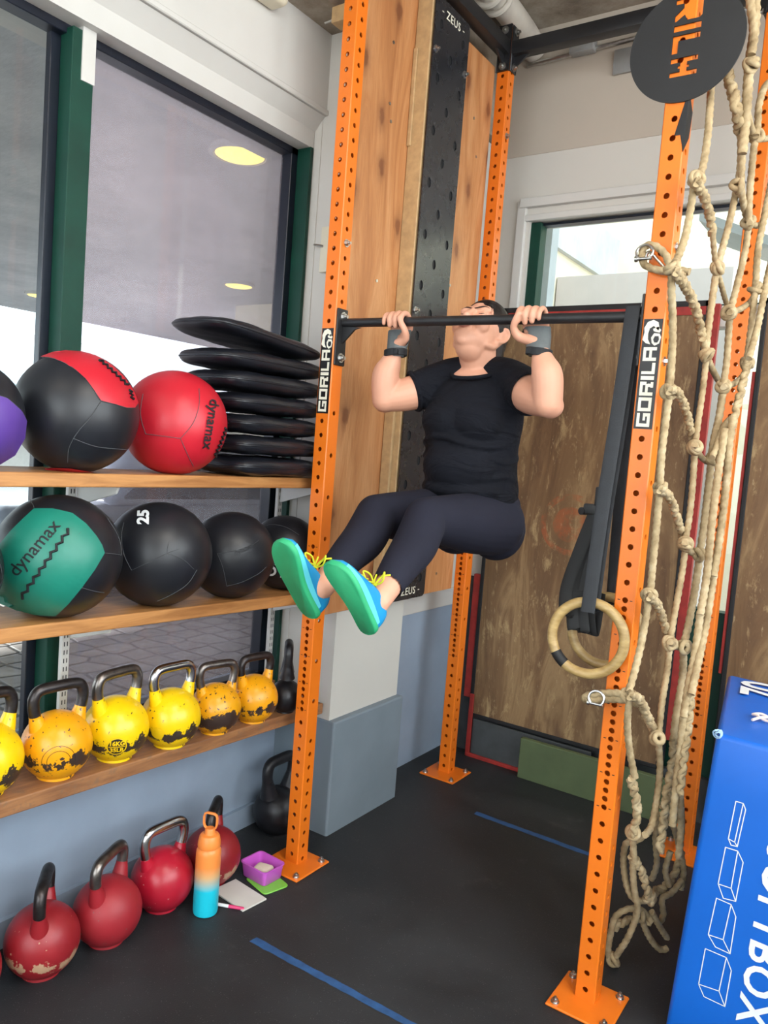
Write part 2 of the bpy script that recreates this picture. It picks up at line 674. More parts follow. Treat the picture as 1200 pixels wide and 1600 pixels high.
def lathe(bm, prof, seg=32, c=(0, 0, 0)):
    c = V(c)
    rings = []
    for r, z in prof:
        if r < 1e-6:
            rings.append([bm.verts.new(c+V((0, 0, z)))])
        else:
            rings.append([bm.verts.new(c+V((r*math.cos(2*PI*k/seg), r*math.sin(2*PI*k/seg), z))) for k in range(seg)])
    for A, Bq in zip(rings, rings[1:]):
        for k in range(seg):
            k2 = (k+1) % seg
            if len(A) == 1 and len(Bq) == 1:
                continue
            if len(A) == 1:
                bm.faces.new((A[0], Bq[k2], Bq[k]))
            elif len(Bq) == 1:
                bm.faces.new((A[k], A[k2], Bq[0]))
            else:
                bm.faces.new((A[k], A[k2], Bq[k2], Bq[k]))


def poly(bm, pts, thick=None):
    """flat face from 3-D points, or a slab when a thickness vector is given"""
    vs = [bm.verts.new(p) for p in pts]
    f = bm.faces.new(vs)
    if thick is not None:
        r = bmesh.ops.extrude_face_region(bm, geom=[f])
        for v in r['geom']:
            if isinstance(v, bmesh.types.BMVert):
                v.co += V(thick)


def outline_mesh(polys, depth):
    """filled 2-D outlines (inner ones become holes) as a slab in the XY plane"""
    cu = bpy.data.curves.new('outline', 'CURVE')
    cu.dimensions = '2D'
    cu.fill_mode = 'BOTH'
    cu.extrude = depth/2
    for p in polys:
        sp = cu.splines.new('POLY')
        sp.points.add(len(p)-1)
        for q, (x, y) in zip(sp.points, p):
            q.co = (x, y, 0, 1)
        sp.use_cyclic_u = True
    o = bpy.data.objects.new('outline', cu)
    COL.objects.link(o)
    bpy.context.view_layer.update()
    me = bpy.data.meshes.new_from_object(o.evaluated_get(bpy.context.evaluated_depsgraph_get()))
    bpy.data.objects.remove(o)
    bm = B()
    bm.from_mesh(me)
    bpy.data.meshes.remove(me)
    return bm


def text_bm(body, size, depth=.0006, spacing=1.0, bold=0.0):
    cu = bpy.data.curves.new('writing', 'FONT')
    cu.body = body
    cu.size = size
    cu.extrude = depth/2
    cu.align_x = 'CENTER'
    cu.align_y = 'CENTER'
    cu.space_character = spacing
    cu.offset = bold
    cu.resolution_u = 3
    o = bpy.data.objects.new('writing', cu)
    COL.objects.link(o)
    bpy.context.view_layer.update()
    me = bpy.data.meshes.new_from_object(o.evaluated_get(bpy.context.evaluated_depsgraph_get()))
    bpy.data.objects.remove(o)
    bm = B()
    bm.from_mesh(me)
    bpy.data.meshes.remove(me)
    return bm


def frame_mat(o, x, y, z=None):
    x, y = V(x).normalized(), V(y).normalized()
    z = V(z).normalized() if z is not None else x.cross(y)
    o = V(o)
    return Matrix(((x.x, y.x, z.x, o.x), (x.y, y.y, z.y, o.y), (x.z, y.z, z.z, o.z), (0, 0, 0, 1)))


def wrap_on_ball(bm, c, R, direction, upv, lift=.0012, sq=(1, 1, 1)):
    """lay a flat mesh (XY plane) onto a ball around the point that `direction` meets"""
    bmesh.ops.subdivide_edges(bm, edges=[e for e in bm.edges if e.calc_length() > R*.18], cuts=2)
    d = V(direction).normalized()
    xx = V(upv).cross(d).normalized()
    yy = d.cross(xx)
    for v in bm.verts:
        x, y, z = v.co
        a, b = x/R, y/R
        p = (d*math.cos(a)+xx*math.sin(a))*math.cos(b)+yy*math.sin(b)
        p = V((p.x*sq[0], p.y*sq[1], p.z*sq[2]))
        v.co = V(c)+p*(R+lift+z)


def remeshed(name, bm, mat, voxel, smooth_it, parent, tweak=None):
    """melt overlapping volumes into one continuous skin"""
    me = bpy.data.meshes.new(name)
    bm.to_mesh(me)
    bm.free()
    o = new_obj(name, me)
    m = o.modifiers.new('r', 'REMESH')
    m.mode = 'VOXEL'
    m.voxel_size = voxel
    m.use_smooth_shade = True
    if smooth_it:
        s = o.modifiers.new('s', 'SMOOTH')
        s.iterations = smooth_it
        s.factor = .5
    bpy.context.view_layer.update()
    me2 = bpy.data.meshes.new_from_object(o.evaluated_get(bpy.context.evaluated_depsgraph_get()))
    me2.name = name
    bpy.data.objects.remove(o)
    bpy.data.meshes.remove(me)
    if tweak:
        b2 = B()
        b2.from_mesh(me2)
        tweak(b2)
        b2.to_mesh(me2)
        b2.free()
    for p in me2.polygons:
        p.use_smooth = True
    me2.materials.clear()
    me2.materials.append(MATS[mat])
    o2 = new_obj(name, me2)
    if parent is not None:
        me2.transform(parent.matrix_basis.inverted())
        o2.parent = parent
    return o2

# ================================================================== THE SETTING


def wallbox(name, boxes, mat, label=None, bev=0):
    bm = B()
    for lo, hi in boxes:
        box(bm, lo, hi, bev)
    return struct(obj(name, bm, mat, smooth=False), label)


wallbox('floor', [((-.335, -5, -.1), (3.7, 1.6, 0))], 'rubber_floor', 'black speckled rubber gym floor')
wallbox('ceiling', [((-.15, -5, 3.66), (3.8, 1.7, 3.86)), ((-.9, -5, 3.13), (-.15, 1.7, 3.86))], 'ceiling_concrete', 'rough concrete ceiling')
# left wall: blue-grey below the window, white header above
wallbox('wall_left', [((-.6, -5, -.1), (-.335, .205, .545)), ((-.6, .205, -.1), (-.335, .40, .545))], 'blue_grey_wall', 'blue-grey wall below the shop window')
wallbox('wall_left_solid', [((-.6, -5, .545), (-.335, -2.4, 3.2))], 'white_wall', 'white wall')
bm = B()
box(bm, (-.6, -2.4, 2.71), (-.335, .207, 2.778))
box(bm, (-.6, -2.4, 2.826), (-.285, .42, 3.18))
box(bm, (-.29, -2.4, 2.826), (-.274, .215, 2.846), .003, 1)
hexa(bm, [(-.6, -2.4, 2.776), (-.335, -2.4, 2.776), (-.335, .40, 2.776), (-.6, .40, 2.776)], [(-.6, -2.4, 2.83), (-.287, -2.4, 2.83), (-.287, .40, 2.83), (-.6, .40, 2.83)])
struct(obj('trim_1', bm, 'white_trim', smooth=False), 'white header above the left window')
wallbox('wall_pier', [((-.4, .213, .468), (-.06, .70, 3.2)), ((-.4, .21, .5), (-.30, .4, 3.2))], 'white_wall', 'white pier behind the plywood')
wallbox('wall_pier_base', [((-.42, .21, -.05), (-.03, .712, .468))], 'grey_block', 'grey painted base of the pier', .008)
wallbox('wall_left_beyond', [((-.5, .69, -.1), (-.2, 1.6, .845))], 'blue_grey_wall', 'blue-grey wall beyond the pier')
wallbox('wall_left_upper', [((-.5, .69, .845), (-.2, 1.6, 3.2))], 'white_wall', 'white wall beyond the pier')
wallbox('trim_2', [((-.21, .70, .772), (-.188, 1.46, .862))], 'white_trim', 'white rail along the wall', .004)
wallbox('baseboard_left', [((-.336, -5, 0), (-.318, .21, .085))], 'blue_grey_wall', 'blue-grey baseboard')
# back wall: an opening for the doors below, a window above, a beige beam on top
YB = 1.45
wallbox('wall_back', [((-.6, YB, 2.30), (.03, YB+.16, 3.06)), ((.03, YB, 2.74), (3.8, YB+.16, 3.06)),
                      ((-.6, YB, .93), (-.035, YB+.16, 2.30)), ((1.9, YB, 0), (3.8, YB+.16, 2.74)),
                      ((.03, YB+.0, 2.2), (1.9, YB+.1, 2.29))], 'white_wall', 'white back wall')
wallbox('wall_back_beam', [((-.6, YB-.004, 3.06), (3.8, YB+.2, 3.9))], 'beige_wall', 'beige beam over the back window')
wallbox('wall_back_base', [((-.6, YB, -.1), (1.9, YB+.16, .20)), ((-.6, YB, .20), (-.035, YB+.16, .93))], 'slate_board', 'dark base of the back wall')
wallbox('trim_3', [((.01, YB-.02, 2.735), (1.6, YB+.01, 2.765)), ((-.02, YB-.03, 2.80), (1.6, YB+.01, 2.845)),
                   ((-.035, YB-.02, 2.30), (.012, YB+.01, 2.835))], 'white_trim', 'white moulding around the back window', .004)
wallbox('wall_right', [((3.6, -5, -.1), (3.8, 1.6, 1.15)), ((3.6, -5, 3.5), (3.8, 1.6, 3.9)), ((3.6, 1.15, 1.15), (3.8, 1.6, 3.5)),
                       ((3.6, -5, 1.15), (3.8, -3.55, 3.5))], 'white_wall', 'white right wall')
wallbox('wall_rear', [((-.6, -5.15, -.1), (3.8, -5, .55)), ((-.6, -5.15, 3.25), (3.8, -5, 3.9)), ((-.6, -5.15, .55), (-1.35+.9, -5, 3.25)),
                      ((3.2, -5.15, .55), (3.8, -5, 3.25))], 'white_wall', 'white rear wall')


def window(name, boxes_green, boxes_dark, panes, label):
    bm = B()
    for lo, hi in boxes_green:
        box(bm, lo, hi, .002, 1)
    w = obj(name, bm, 'green_frame', smooth=False)
    struct(w, label)
    if boxes_dark:
        bm = B()
        for lo, hi in boxes_dark:
            box(bm, lo, hi, .002, 1)
        obj('frame', bm, 'dark_frame', w, smooth=False)
    for lo, hi, m in panes:
        bm = B()
        box(bm, lo, hi)
        obj('pane', bm, m, w, smooth=False)
    return w


window('window_1', [((-.40, .188, .545), (-.333, .206, 2.712)), ((-.43, -.83, .545), (-.37, -.757, 2.70)),
                    ((-.43, -1.9, .545), (-.37, -1.83, 2.7))],
       [((-.455, .155, .545), (-.40, .21, 2.712)), ((-.455, -2.4, 2.684), (-.40, .21, 2.712)), ((-.455, -.86, .545), (-.43, -.73, 2.7)),
        ((-.455, -2.4, .545), (-.40, .21, .60))],
       [((-.452, -.745, .59), (-.446, .17, 2.695), 'reflection_haze_glass'), ((-.452, -1.85, .59), (-.446, -.845, 2.695), 'clear_glass'),
        ((-.452, -2.4, .59), (-.446, -1.88, 2.66), 'clear_glass')], 'large shop window in a dark green frame')
wallbox('trim_4', [((-.432, -.80, 2.56), (-.366, -.756, 2.72))], 'white_trim', 'white painted head of the green mullion')
wallbox('trim_5', [((-.46, -2.4, .53), (-.335, .2, .575))], 'shelf_worn', 'wooden sill of the left window')
window('window_2', [((.03, YB+.02, 2.29), (.085, YB+.09, 2.735)), ((.03, YB+.02, 2.27), (1.9, YB+.09, 2.30))],
       [((.03, YB+.04, 2.722), (1.9, YB+.09, 2.735))], [((.08, YB+.05, 2.29), (1.9, YB+.056, 2.71), 'clear_glass')], 'high window in a green frame over the boards')
window('door_1', [((-.035, YB+.03, .2), (.02, YB+.1, 2.2)), ((1.85, YB+.03, .2), (1.9, YB+.1, 2.2)), ((-.035, YB+.03, .2), (1.9, YB+.1, .95))],
       None, [((.02, YB+.06, .95), (1.85, YB+.066, 2.2), 'clear_glass')], 'glazed door behind the brown boards')
window('window_3', [((3.62, -3.55, 1.15), (3.7, -3.48, 3.5)), ((3.62, -1.25, 1.15), (3.7, -1.18, 3.5)), ((3.62, 1.08, 1.15), (3.7, 1.15, 3.5))],
       None, [((3.66, -3.5, 1.15), (3.666, 1.1, 3.5), 'clear_glass')], 'shop window of the right wall')
window('window_4', [((-.45, -5.1, .55), (-.38, -5.02, 3.25)), ((1.3, -5.1, .55), (1.37, -5.02, 3.25)), ((3.13, -5.1, .55), (3.2, -5.02, 3.25))],
       None, [((-.4, -5.07, .55), (3.15, -5.064, 3.25), 'clear_glass')], 'shop window of the rear wall')

# outside: a covered car park to the left, a bright yard behind
wallbox('street', [((-40, -30, -.3), (-.6, 40, -.02))], 'cobbles', 'cobbled paving outside')
wallbox('street_behind', [((-.6, 1.65, -.3), (30, 30, -.02)), ((3.8, -30, -.3), (30, 1.65, -.02)), ((-.6, -30, -.3), (3.8, -5.2, -.02))], 'outer_lilac', 'pale paving of the yard')
wallbox('street_soffit', [((-9, -5, 3.12), (-.6, 16, 3.5))], 'concrete', 'concrete soffit over the car park outside')
wallbox('building_across', [((-18, -6, -.1), (-15, 30, 3.5))], 'house_white', 'pale building across the street')
bm = B()
for k in range(40):
    y = -4+k*.75
    hexa(bm, [(-15, y, 2.55), (-13.2, y, 1.75), (-13.2, y+.69, 1.75), (-15, y+.69, 2.55)],
         [(-15, y, 2.62), (-13.2, y, 1.82), (-13.2, y+.69, 1.82), (-15, y+.69, 2.62)])
struct(obj('building_awning', bm, 'roof_pale', smooth=False), 'pale seamed awning across the street')
wallbox('building_behind', [((-5.2, 4.6, -.1), (9, 4.9, 4.6)), ((-.80, 1.62, -.1), (-.64, 4.6, 4.6))], 'outer_cream', 'cream wall of the yard behind')
wallbox('building_parapet', [((-.63, 3.4, -.02), (.60, 3.55, 2.93))], 'outer_lilac', 'low lilac-grey wall outside the back window')
wallbox('building_pier', [((-.15, 1.85, -.02), (-.02, 1.94, 4.0))], 'roof_pale', 'bluish pier outside the back window')
bm = B()
hexa(bm, [(.6, 2.4, 2.95), (1.5, 2.4, 2.55), (1.5, 2.9, 2.55), (.6, 2.9, 2.95)], [(.6, 2.4, 3.0), (1.5, 2.4, 2.6), (1.5, 2.9, 2.6), (.6, 2.9, 3.0)])
struct(obj('building_canopy', bm, 'roof_pale', smooth=False), 'sloping canopy edge outside the back window')

for k, (x, y) in enumerate([(-1.483, .926), (-4.166, 3.612), (-7.33, 3.395)]):
    t = thing('soffit_lamp', ['round warm lamp glowing on the car park soffit, nearest the window', 'round warm lamp glowing low behind the right pane',
                              'small round lamp on the soffit seen through the left pane'][k], 'lamp', (x, y, 3.09))
    bm = B()
    lathe(bm, [(0, .03), (.16, .03), (.17, 0), (.145, -.006), (.14, 0), (0, 0)], 28)
    obj('housing', bm, 'white_trim', t)
    bm = B()
    lathe(bm, [(0, -.012), (.12, -.008), (.138, .002), (0, .004)], 28)
    obj('lamp_disc', bm, 'lamp_glow', t)

t = thing('car', 'grey car parked outside behind the shelves', 'car', (-5.2, 3.6, 0), -.15)
bm = B()
hexa(bm, [(-.85, -2.1, .25), (.85, -2.1, .25), (.85, 2.1, .25), (-.85, 2.1, .25)], [(-.8, -2.05, .86), (.8, -2.05, .80), (.8, 2.05, .86), (-.8, 2.05, .86)], .12, 4)
hexa(bm, [(-.78, -1.0, .8), (.78, -1.0, .8), (.78, 1.7, .8), (-.78, 1.7, .8)], [(-.6, -.3, 1.42), (.6, -.3, 1.42), (.6, 1.2, 1.42), (-.6, 1.2, 1.42)], .08, 4)
for sx in (-1, 1):
    for y in (-1.3, 1.3):
        tube(bm, [(sx*.86, y+.40*math.cos(a), .32+.40*math.sin(a)) for a in [PI*k/14 for k in range(15)]], .035, 8)
obj('body', bm, 'car_grey', t)
bm = B()
hexa(bm, [(-.79, -.85, .88), (.79, -.85, .88), (.79, 1.55, .88), (-.79, 1.55, .88)], [(-.63, -.25, 1.36), (.63, -.25, 1.36), (.63, 1.15, 1.36), (-.63, 1.15, 1.36)], .03, 2)
obj('glazing', bm, 'car_glass', t)
for sx in (-1, 1):
    for y in (-1.3, 1.3):
        bm = B()
        lathe(bm, [(0, -.1), (.2, -.1), (.3, -.09), (.32, -.06), (.32, .06), (.3, .09), (.2, .1), (0, .1)], 28)
        bm.transform(Matrix.Translation((sx*.78, y, .32)) @ Matrix.Rotation(PI/2, 4, 'Y'))
        obj('wheel', bm, 'tyre', t)

# ceiling pipework and wall fittings
t = thing('ceiling_duct', 'pale round duct running under the concrete ceiling', 'duct', (-.02, 1.25, 3.55))
bm = B()
tube(bm, catmull([(-.02, .2, 3.6), (-.02, .8, 3.6), (-.02, 1.1, 3.6), (-.02, 1.30, 3.585), (-.02, 1.44, 3.56)], 5), .06, 20)
obj('pipe', bm, 'duct_pale', t, world=True)
bm = B()
for y in (.95, 1.02):
    tube(bm, [(-.02+0.068*math.cos(a), y, 3.6+.068*math.sin(a)) for a in [2*PI*k/20 for k in range(20)]], .014, 8, closed=True)
obj('pipe_collar', bm, 'duct_pale', t, world=True)
t = thing('conduit', 'thin grey conduit with junction boxes along the beam', 'conduit', (.3, 1.43, 3.5))
bm = B()
tube(bm, [(-.05, 1.43, 3.49), (.35, 1.43, 3.50), (1.4, 1.43, 3.53)], .011, 8)
obj('pipe', bm, 'zinc', t, world=True)
for x, z in ((.24, 3.53), (.78, 3.6)):
    bm = B()
    box(bm, (x-.06, 1.39, z-.05), (x+.06, 1.44, z+.05), .006)
    obj('junction_box', bm, 'box_grey_metal', t, world=True)
bm = B()
box(bm, (.39, 1.425, 3.36), (.62, 1.44, 3.47), .004)
tag(obj('metal_plate', bm, 'box_grey_metal'), 'grey metal plate on the beige beam above the window', 'plate')
t = thing('alarm_box', 'cream plastic box on the white header above the window', 'alarm', (-.27, -.19, 3.1))
bm = B()
box(bm, (-.287, -.335, 3.05), (-.20, -.120, 3.135), .022, 4)
obj('case', bm, 'cream_plastic', t, world=True)
bm = B()
box(bm, (-.202, -.31, 3.066), (-.194, -.145, 3.12), .006, 2)
obj('cover', bm, 'cream_plastic', t, world=True)
t = thing('wood_block', 'small pine block with a screw beside the upright under the ceiling', 'block', (-.135, .10, 3.1))
bm = B()
box(bm, (-.165, .06, 3.075), (-.06, .12, 3.132), .003)
obj('block', bm, 'pine_edge', t, world=True)
bm = B()
cyl(bm, (-.163, .09, 3.105), (-.215, .085, 3.098), .004, 8)
obj('screw', bm, 'zinc', t, world=True)
t = thing('wall_switch', 'narrow cream switch plate on the white pier behind the upright', 'switch', (-.235, .21, 2.31))
bm = B()
box(bm, (-.258, .196, 2.225), (-.19, .213, 2.40), .004)
obj('plate', bm, 'cream_plastic', t, world=True)
bm = B()
cyl(bm, (-.245, .198, 2.325), (-.275, .175, 2.327), .005, 8)
obj('lever', bm, 'zinc', t, world=True)

for x in (.6, 2.3):
    t = thing('ceiling_lamp', 'square ceiling light panel above the gym floor, %s' % ('nearer the rack' if x < 1 else 'by the right window'), 'lamp', (x, -2.9 if x < 1 else -1.4, 3.62))
    y = -2.9 if x < 1 else -1.4
    bm = B()
    for a, b in (((-.62, -.5), (.62, -.45)), ((-.62, .45), (.62, .5)), ((-.62, -.5), (-.57, .5)), ((.57, -.5), (.62, .5))):
        box(bm, (x+a[0], y+a[1], 3.57), (x+b[0], y+b[1], 3.665), .004)
    obj('frame', bm, 'white_trim', t, world=True)
    bm = B()
    box(bm, (x-.57, y-.45, 3.60), (x+.57, y+.45, 3.62))
    obj('diffuser', bm, 'panel_glow', t, world=True)

# ================================================================== BROWN BOARDS AGAINST THE BACK WALL


def board(label, x0, x1, z0, z1, y, red_sides, redtop):
    t = thing('worn_board', label, 'board', (x0, y, z0))
    bm = B()
    box(bm, (x0+.018, y, z0+.018), (x1-.018, y+.035, z1-.03), .003)
    obj('face', bm, 'worn_brown' if redtop else 'worn_brown_plain', t, world=True, smooth=False)
    bm = B()
    for a, b in (((x0, z0), (x1, z0+.020)), ((x0, z1-.028), (x1, z1)), ((x0, z0), (x0+.020, z1)), ((x1-.028, z0), (x1, z1))):
        box(bm, (a[0], y-.004, a[1]), (b[0], y+.04, b[1]), .003)
    obj('edging', bm, 'dull_black', t, world=True, smooth=False)
    if redtop:
        bm = B()
        box(bm, (x0+.03, y-.006, z1-.062), (x1-.02, y+.002, z1-.026))
        obj('red_strip', bm, 'red_paint', t, world=True, smooth=False)
    for xa, za, zb in red_sides:
        bm = B()
        box(bm, (xa, y+.002, za), (xa+(.04 if xa < 1 else .014), y+.03, zb), .002)
        obj('red_strip', bm, 'red_paint', t, world=True, smooth=False)
    return t


board('tall worn brown board behind the rack with a faded orange emblem', -.045, .945, .205, 2.305, 1.40, [(.94, .35, 2.29), (-.085, .30, .95)], True)
board('worn brown board beside the bright gap, behind the blue box', 1.15, 2.2, .1, 2.305, 1.40, [(1.136, .7, 2.0)], False)
t = thing('slate_panel', 'dark grey panel with a red edge low under the tall brown board', 'panel', (.13, 1.40, 0))
bm = B()
box(bm, (-.01, 1.385, .012), (.62, 1.398, .20), .003)
obj('face', bm, 'slate_board', t, world=True, smooth=False)
bm = B()
box(bm, (-.03, 1.372, .0), (.40, 1.386, .02), .003)
box(bm, (-.036, 1.375, .0), (-.012, 1.386, .33), .003)
obj('red_edge', bm, 'red_paint', t, world=True, smooth=False)
bm = B()
box(bm, (.29, 1.315, .0), (1.05, 1.345, .20), .004)
tag(obj('green_board', bm, 'green_board', smooth=False), 'olive green board standing on the floor under the brown board', 'board')

# ================================================================== RACK
YC = -.0075       # centre line of the front uprights; the rear ones stand 1.128 m behind
WX, LY = 1.1285, 1.128
ZF = [.04+.05*k for k in range(11)]+[.59+.025*k for k in range(24)]+[1.19+.05*k for k in range(46)]
ZF = [z for z in ZF if z < 3.47]
ZS = [.02+.05*k for k in range(10)]+[.62+.15*k for k in range(8)]+[1.86+.05*k for k in range(33)]
MARKS = [.59+.1*k for k in range(7)]


def face_holes(bm, T, zs, z1, hw=.03, r=.0083, half=.0115, cut=.003):
    """one wall of a square tube: flat strips with true round holes; T maps (across, height, depth) to space"""
    def quad(a, b, c, d):
        return bm.faces.new([bm.verts.new(T(*p)) for p in (a, b, c, d)])
    w = hw-cut
    for x0, x1 in ((-w, -half), (half, w)):
        quad((x0, 0, 0), (x1, 0, 0), (x1, z1, 0), (x0, z1, 0))
    quad((w, 0, 0), (hw, 0, -cut), (hw, z1, -cut), (w, z1, 0))
    z = 0
    n = 16
    for zc in zs:
        if zc-half > z+1e-5:
            quad((-half, z, 0), (half, z, 0), (half, zc-half, 0), (-half, zc-half, 0))
        ci = [bm.verts.new(T(r*math.cos(2*PI*k/n), zc+r*math.sin(2*PI*k/n), 0)) for k in range(n)]
        cd = [bm.verts.new(T(r*math.cos(2*PI*k/n), zc+r*math.sin(2*PI*k/n), -.004)) for k in range(n)]
        sq = []
        for k in range(n):
            c, s = math.cos(2*PI*k/n), math.sin(2*PI*k/n)
            m = half/max(abs(c), abs(s))
            sq.append(bm.verts.new(T(c*m, zc+s*m, 0)))
        for k in range(n):
            k2 = (k+1) % n
            bm.faces.new((sq[k], sq[k2], ci[k2], ci[k]))
            bm.faces.new((ci[k], ci[k2], cd[k2], cd[k]))
        z = zc+half
    quad((-half, z, 0), (half, z, 0), (half, z1, 0), (-half, z1, 0))


def make_upright(root, cx, cy, label=None):
    bm = B()
    z1 = 3.5
    h = .03
    face_holes(bm, lambda a, z, d: (cx+a, cy-h-d, z), ZF, z1)
    face_holes(bm, lambda a, z, d: (cx-a, cy+h+d, z), ZF, z1)
    face_holes(bm, lambda a, z, d: (cx+h+d, cy+a, z), ZS, z1)
    face_holes(bm, lambda a, z, d: (cx-h-d, cy-a, z), ZS, z1)
    poly(bm, [(cx-h, cy-h, z1), (cx+h, cy-h, z1), (cx+h, cy+h, z1), (cx-h, cy+h, z1)])
    for z in MARKS:
        for s in (-1, 1):
            x0, x1 = cx+s*.0135, cx+s*.021
            f = bm.faces.new([bm.verts.new(p) for p in ((x0, cy-h-.0004, z-.0012), (x1, cy-h-.0004, z-.0012), (x1, cy-h-.0004, z+.0012), (x0, cy-h-.0004, z+.0012))])
            f.material_index = 1
    up_ = obj('upright', bm, ['orange_powder', 'dull_black'], root, world=True, smooth=False)
    if label:
        note(up_, label)
    bm = B()
    c, s = (cx+.008, cy-.022), .094
    box(bm, (c[0]-s, c[1]-s, .0), (c[0]+s, c[1]+s, .008), .003, 1)
    vs = [v for v in bm.verts]
    es = [e for e in bm.edges if abs(e.verts[0].co.z-e.verts[1].co.z) > .001]
    bp = obj('base_plate', bm, 'orange_powder', up_, world=True, smooth=False)
    for sx in (-1, 1):
        for sy in (-1, 1):
            bm = B()
            p = V((c[0]+sx*.072, c[1]+sy*.072, .008))
            lathe(bm, [(.013, 0), (.013, .002), (.0095, .002), (.0095, .009), (.006, .011), (.0045, .011), (.0045, .016), (0, .0165)], 12, p)
            obj('anchor_bolt', bm, 'zinc', up_, world=True)
    return up_


rack = thing('power_rack', 'tall orange perforated steel rack with black crossbeams, bolted to the floor', 'rack', (WX/2, LY/2, 0))
upB = make_upright(rack, 0, YC)
upA = make_upright(rack, WX, YC)
upC = make_upright(rack, 0, LY+YC)
upD = make_upright(rack, WX, LY+YC)

# block lettering for the uprights' labels and the round sign
GLY = {
    'G': [(0, 0, .24, 1), (0, .78, 1, 1), (0, 0, 1, .22), (.76, 0, 1, .5), (.46, .36, 1, .54)],
    'O': [(0, 0, .24, 1), (.76, 0, 1, 1), (0, .78, 1, 1), (0, 0, 1, .22)],
    'R': [(0, 0, .24, 1), (.76, .52, 1, 1), (0, .78, 1, 1), (0, .38, .84, .58), (.58, 0, .98, .2), (.62, .1, .86, .42)],
    'I': [(0, 0, 1, 1)],
    'L': [(0, 0, .26, 1), (0, 0, 1, .24)],
    'A': [(0, 0, .24, 1), (.76, 0, 1, 1), (0, .78, 1, 1), (0, .34, 1, .54)],
}
ADV = {'G': 1, 'O': 1, 'R': 1, 'I': .28, 'L': .82, 'A': 1}


def block_word(bm, word, place, cw, ch, gap, d, mi=0):
    """place(u along the reading direction, v towards letter tops, lift) gives a point"""
    u = 0
    for ch_ in word:
        w = ADV[ch_]*cw
        for i_, (x0, y0, x1, y1) in enumerate(GLY[ch_]):
            f = bm.faces.new([bm.verts.new(place(u+a*w, b*ch, d+.00012*i_)) for a, b in ((x0, y0), (x1, y0), (x1, y1), (x0, y1))])
            f.material_index = mi
        u += w+gap
    return u


def ape(bm, place, s, d, mi):
    """a roaring gorilla head: pale mane and brow around a dark face with an open mouth"""
    def pl_(pts, m, lift):
        f = bm.faces.new([bm.verts.new(place(x*s, y*s, d+lift)) for x, y in pts])
        f.material_index = m
    mane = [(-.5, -.30), (-.42, .05), (-.46, .25), (-.30, .52), (.0, .62), (.28, .50), (.36, .22), (.30, .12), (.05, .34), (-.16, .22), (-.22, -.02), (-.20, -.28), (-.05, -.52), (-.30, -.46)]
    pl_(mane, mi, 0)
    pl_([(.02, .20), (.30, .30), (.46, .14), (.40, .02), (.18, .06), (.06, .10)], mi, 0)
    pl_([(.10, .0), (.40, -.02), (.50, -.20), (.42, -.48), (.18, -.58), (.02, -.46), (-.04, -.20)], mi, 0)
    pl_([(.15, -.14), (.36, -.14), (.40, -.30), (.32, -.44), (.16, -.44), (.08, -.30)], 0, .0003)


def logo_label(root, cx, z0=1.667, L=.298):
    y = YC-.0306
    bm = B()
    w = .0255
    vs = [(cx-w, y, z0), (cx+w, y, z0), (cx+w, y, z0+L), (cx-w, y, z0+L)]
    poly(bm, vs, (0, .0005, 0))
    place = lambda u, v, d: (cx+.017-v, y-d, z0+.006+u)     # letters climb, their tops to the left
    block_word(bm, 'GORILA', place, .0375, .036, .0050, .0006, 1)
    pa = lambda x, yy, d: (cx+x*.86, y-d, z0+L-.0385+yy)
    ape(bm, pa, .058, .0006, 1)
    obj('logo_label', bm, ['label_black', 'label_ivory'], root, world=True, smooth=False)


logo_label(upB, 0)
logo_label(upA, WX)


def bolt_head(bm, p, d, r=.014):
    p, d = V(p), V(d).normalized()
    cyl(bm, p, p+d*.003, r*1.25, 16)
    cyl(bm, p+d*.003, p+d*.012, r*.85, 6)
    cyl(bm, p+d*.012, p+d*.02, r*.45, 10)


def crossbeam(a, b, zc, axis, name='crossbeam'):
    """black square tube with end plates and gussets between two uprights"""
    bm = B()
    lo = V((min(a[0], b[0]), min(a[1], b[1]), zc-.03))
    hi = V((max(a[0], b[0]), max(a[1], b[1]), zc+.03))
    if axis == 'x':
        lo.x += .035
        hi.x -= .035
        lo.y -= .03
        hi.y += .03
    else:
        lo.y += .035
        hi.y -= .035
        lo.x -= .03
        hi.x += .03
    box(bm, lo, hi, .004, 2)
    cb = obj(name, bm, 'black_metal', rack, world=True)
    for e, s in ((a, 1), (b, -1)):
        bm = B()
        if axis == 'x':
            box(bm, (e[0]+s*.0305, e[1]-.03, zc-.1), (e[0]+s*.038, e[1]+.03, zc+.1), .003, 1)
            poly(bm, [(e[0]+s*.038, e[1]-.004, zc-.085), (e[0]+s*.038, e[1]-.004, zc-.03), (e[0]+s*.11, e[1]-.004, zc-.03)], (0, .008, 0))
        else:
            box(bm, (e[0]-.03, e[1]+s*.0305, zc-.1), (e[0]+.03, e[1]+s*.038, zc+.1), .003, 1)
            poly(bm, [(e[0]-.004, e[1]+s*.038, zc-.085), (e[0]-.004, e[1]+s*.038, zc-.03), (e[0]-.004, e[1]+s*.11, zc-.03)], (.008, 0, 0))
        obj('end_plate', bm, 'black_metal', cb, world=True)
        for dz in (-.078, .078):
            bm = B()
            d = V((s, 0, 0)) if axis == 'x' else V((0, s, 0))
            bolt_head(bm, V((e[0], e[1], zc+dz))+d*.038, d)
            obj('bolt', bm, 'zinc', cb, world=True)
    return cb


ZB = 3.408
pB, pA, pC, pD = (0, YC), (WX, YC), (0, LY+YC), (WX, LY+YC)
crossbeam(pB, pC, ZB, 'y')
crossbeam(pC, pD, ZB, 'x')
crossbeam(pB, pA, ZB, 'x')
crossbeam(pA, pD, ZB, 'y')
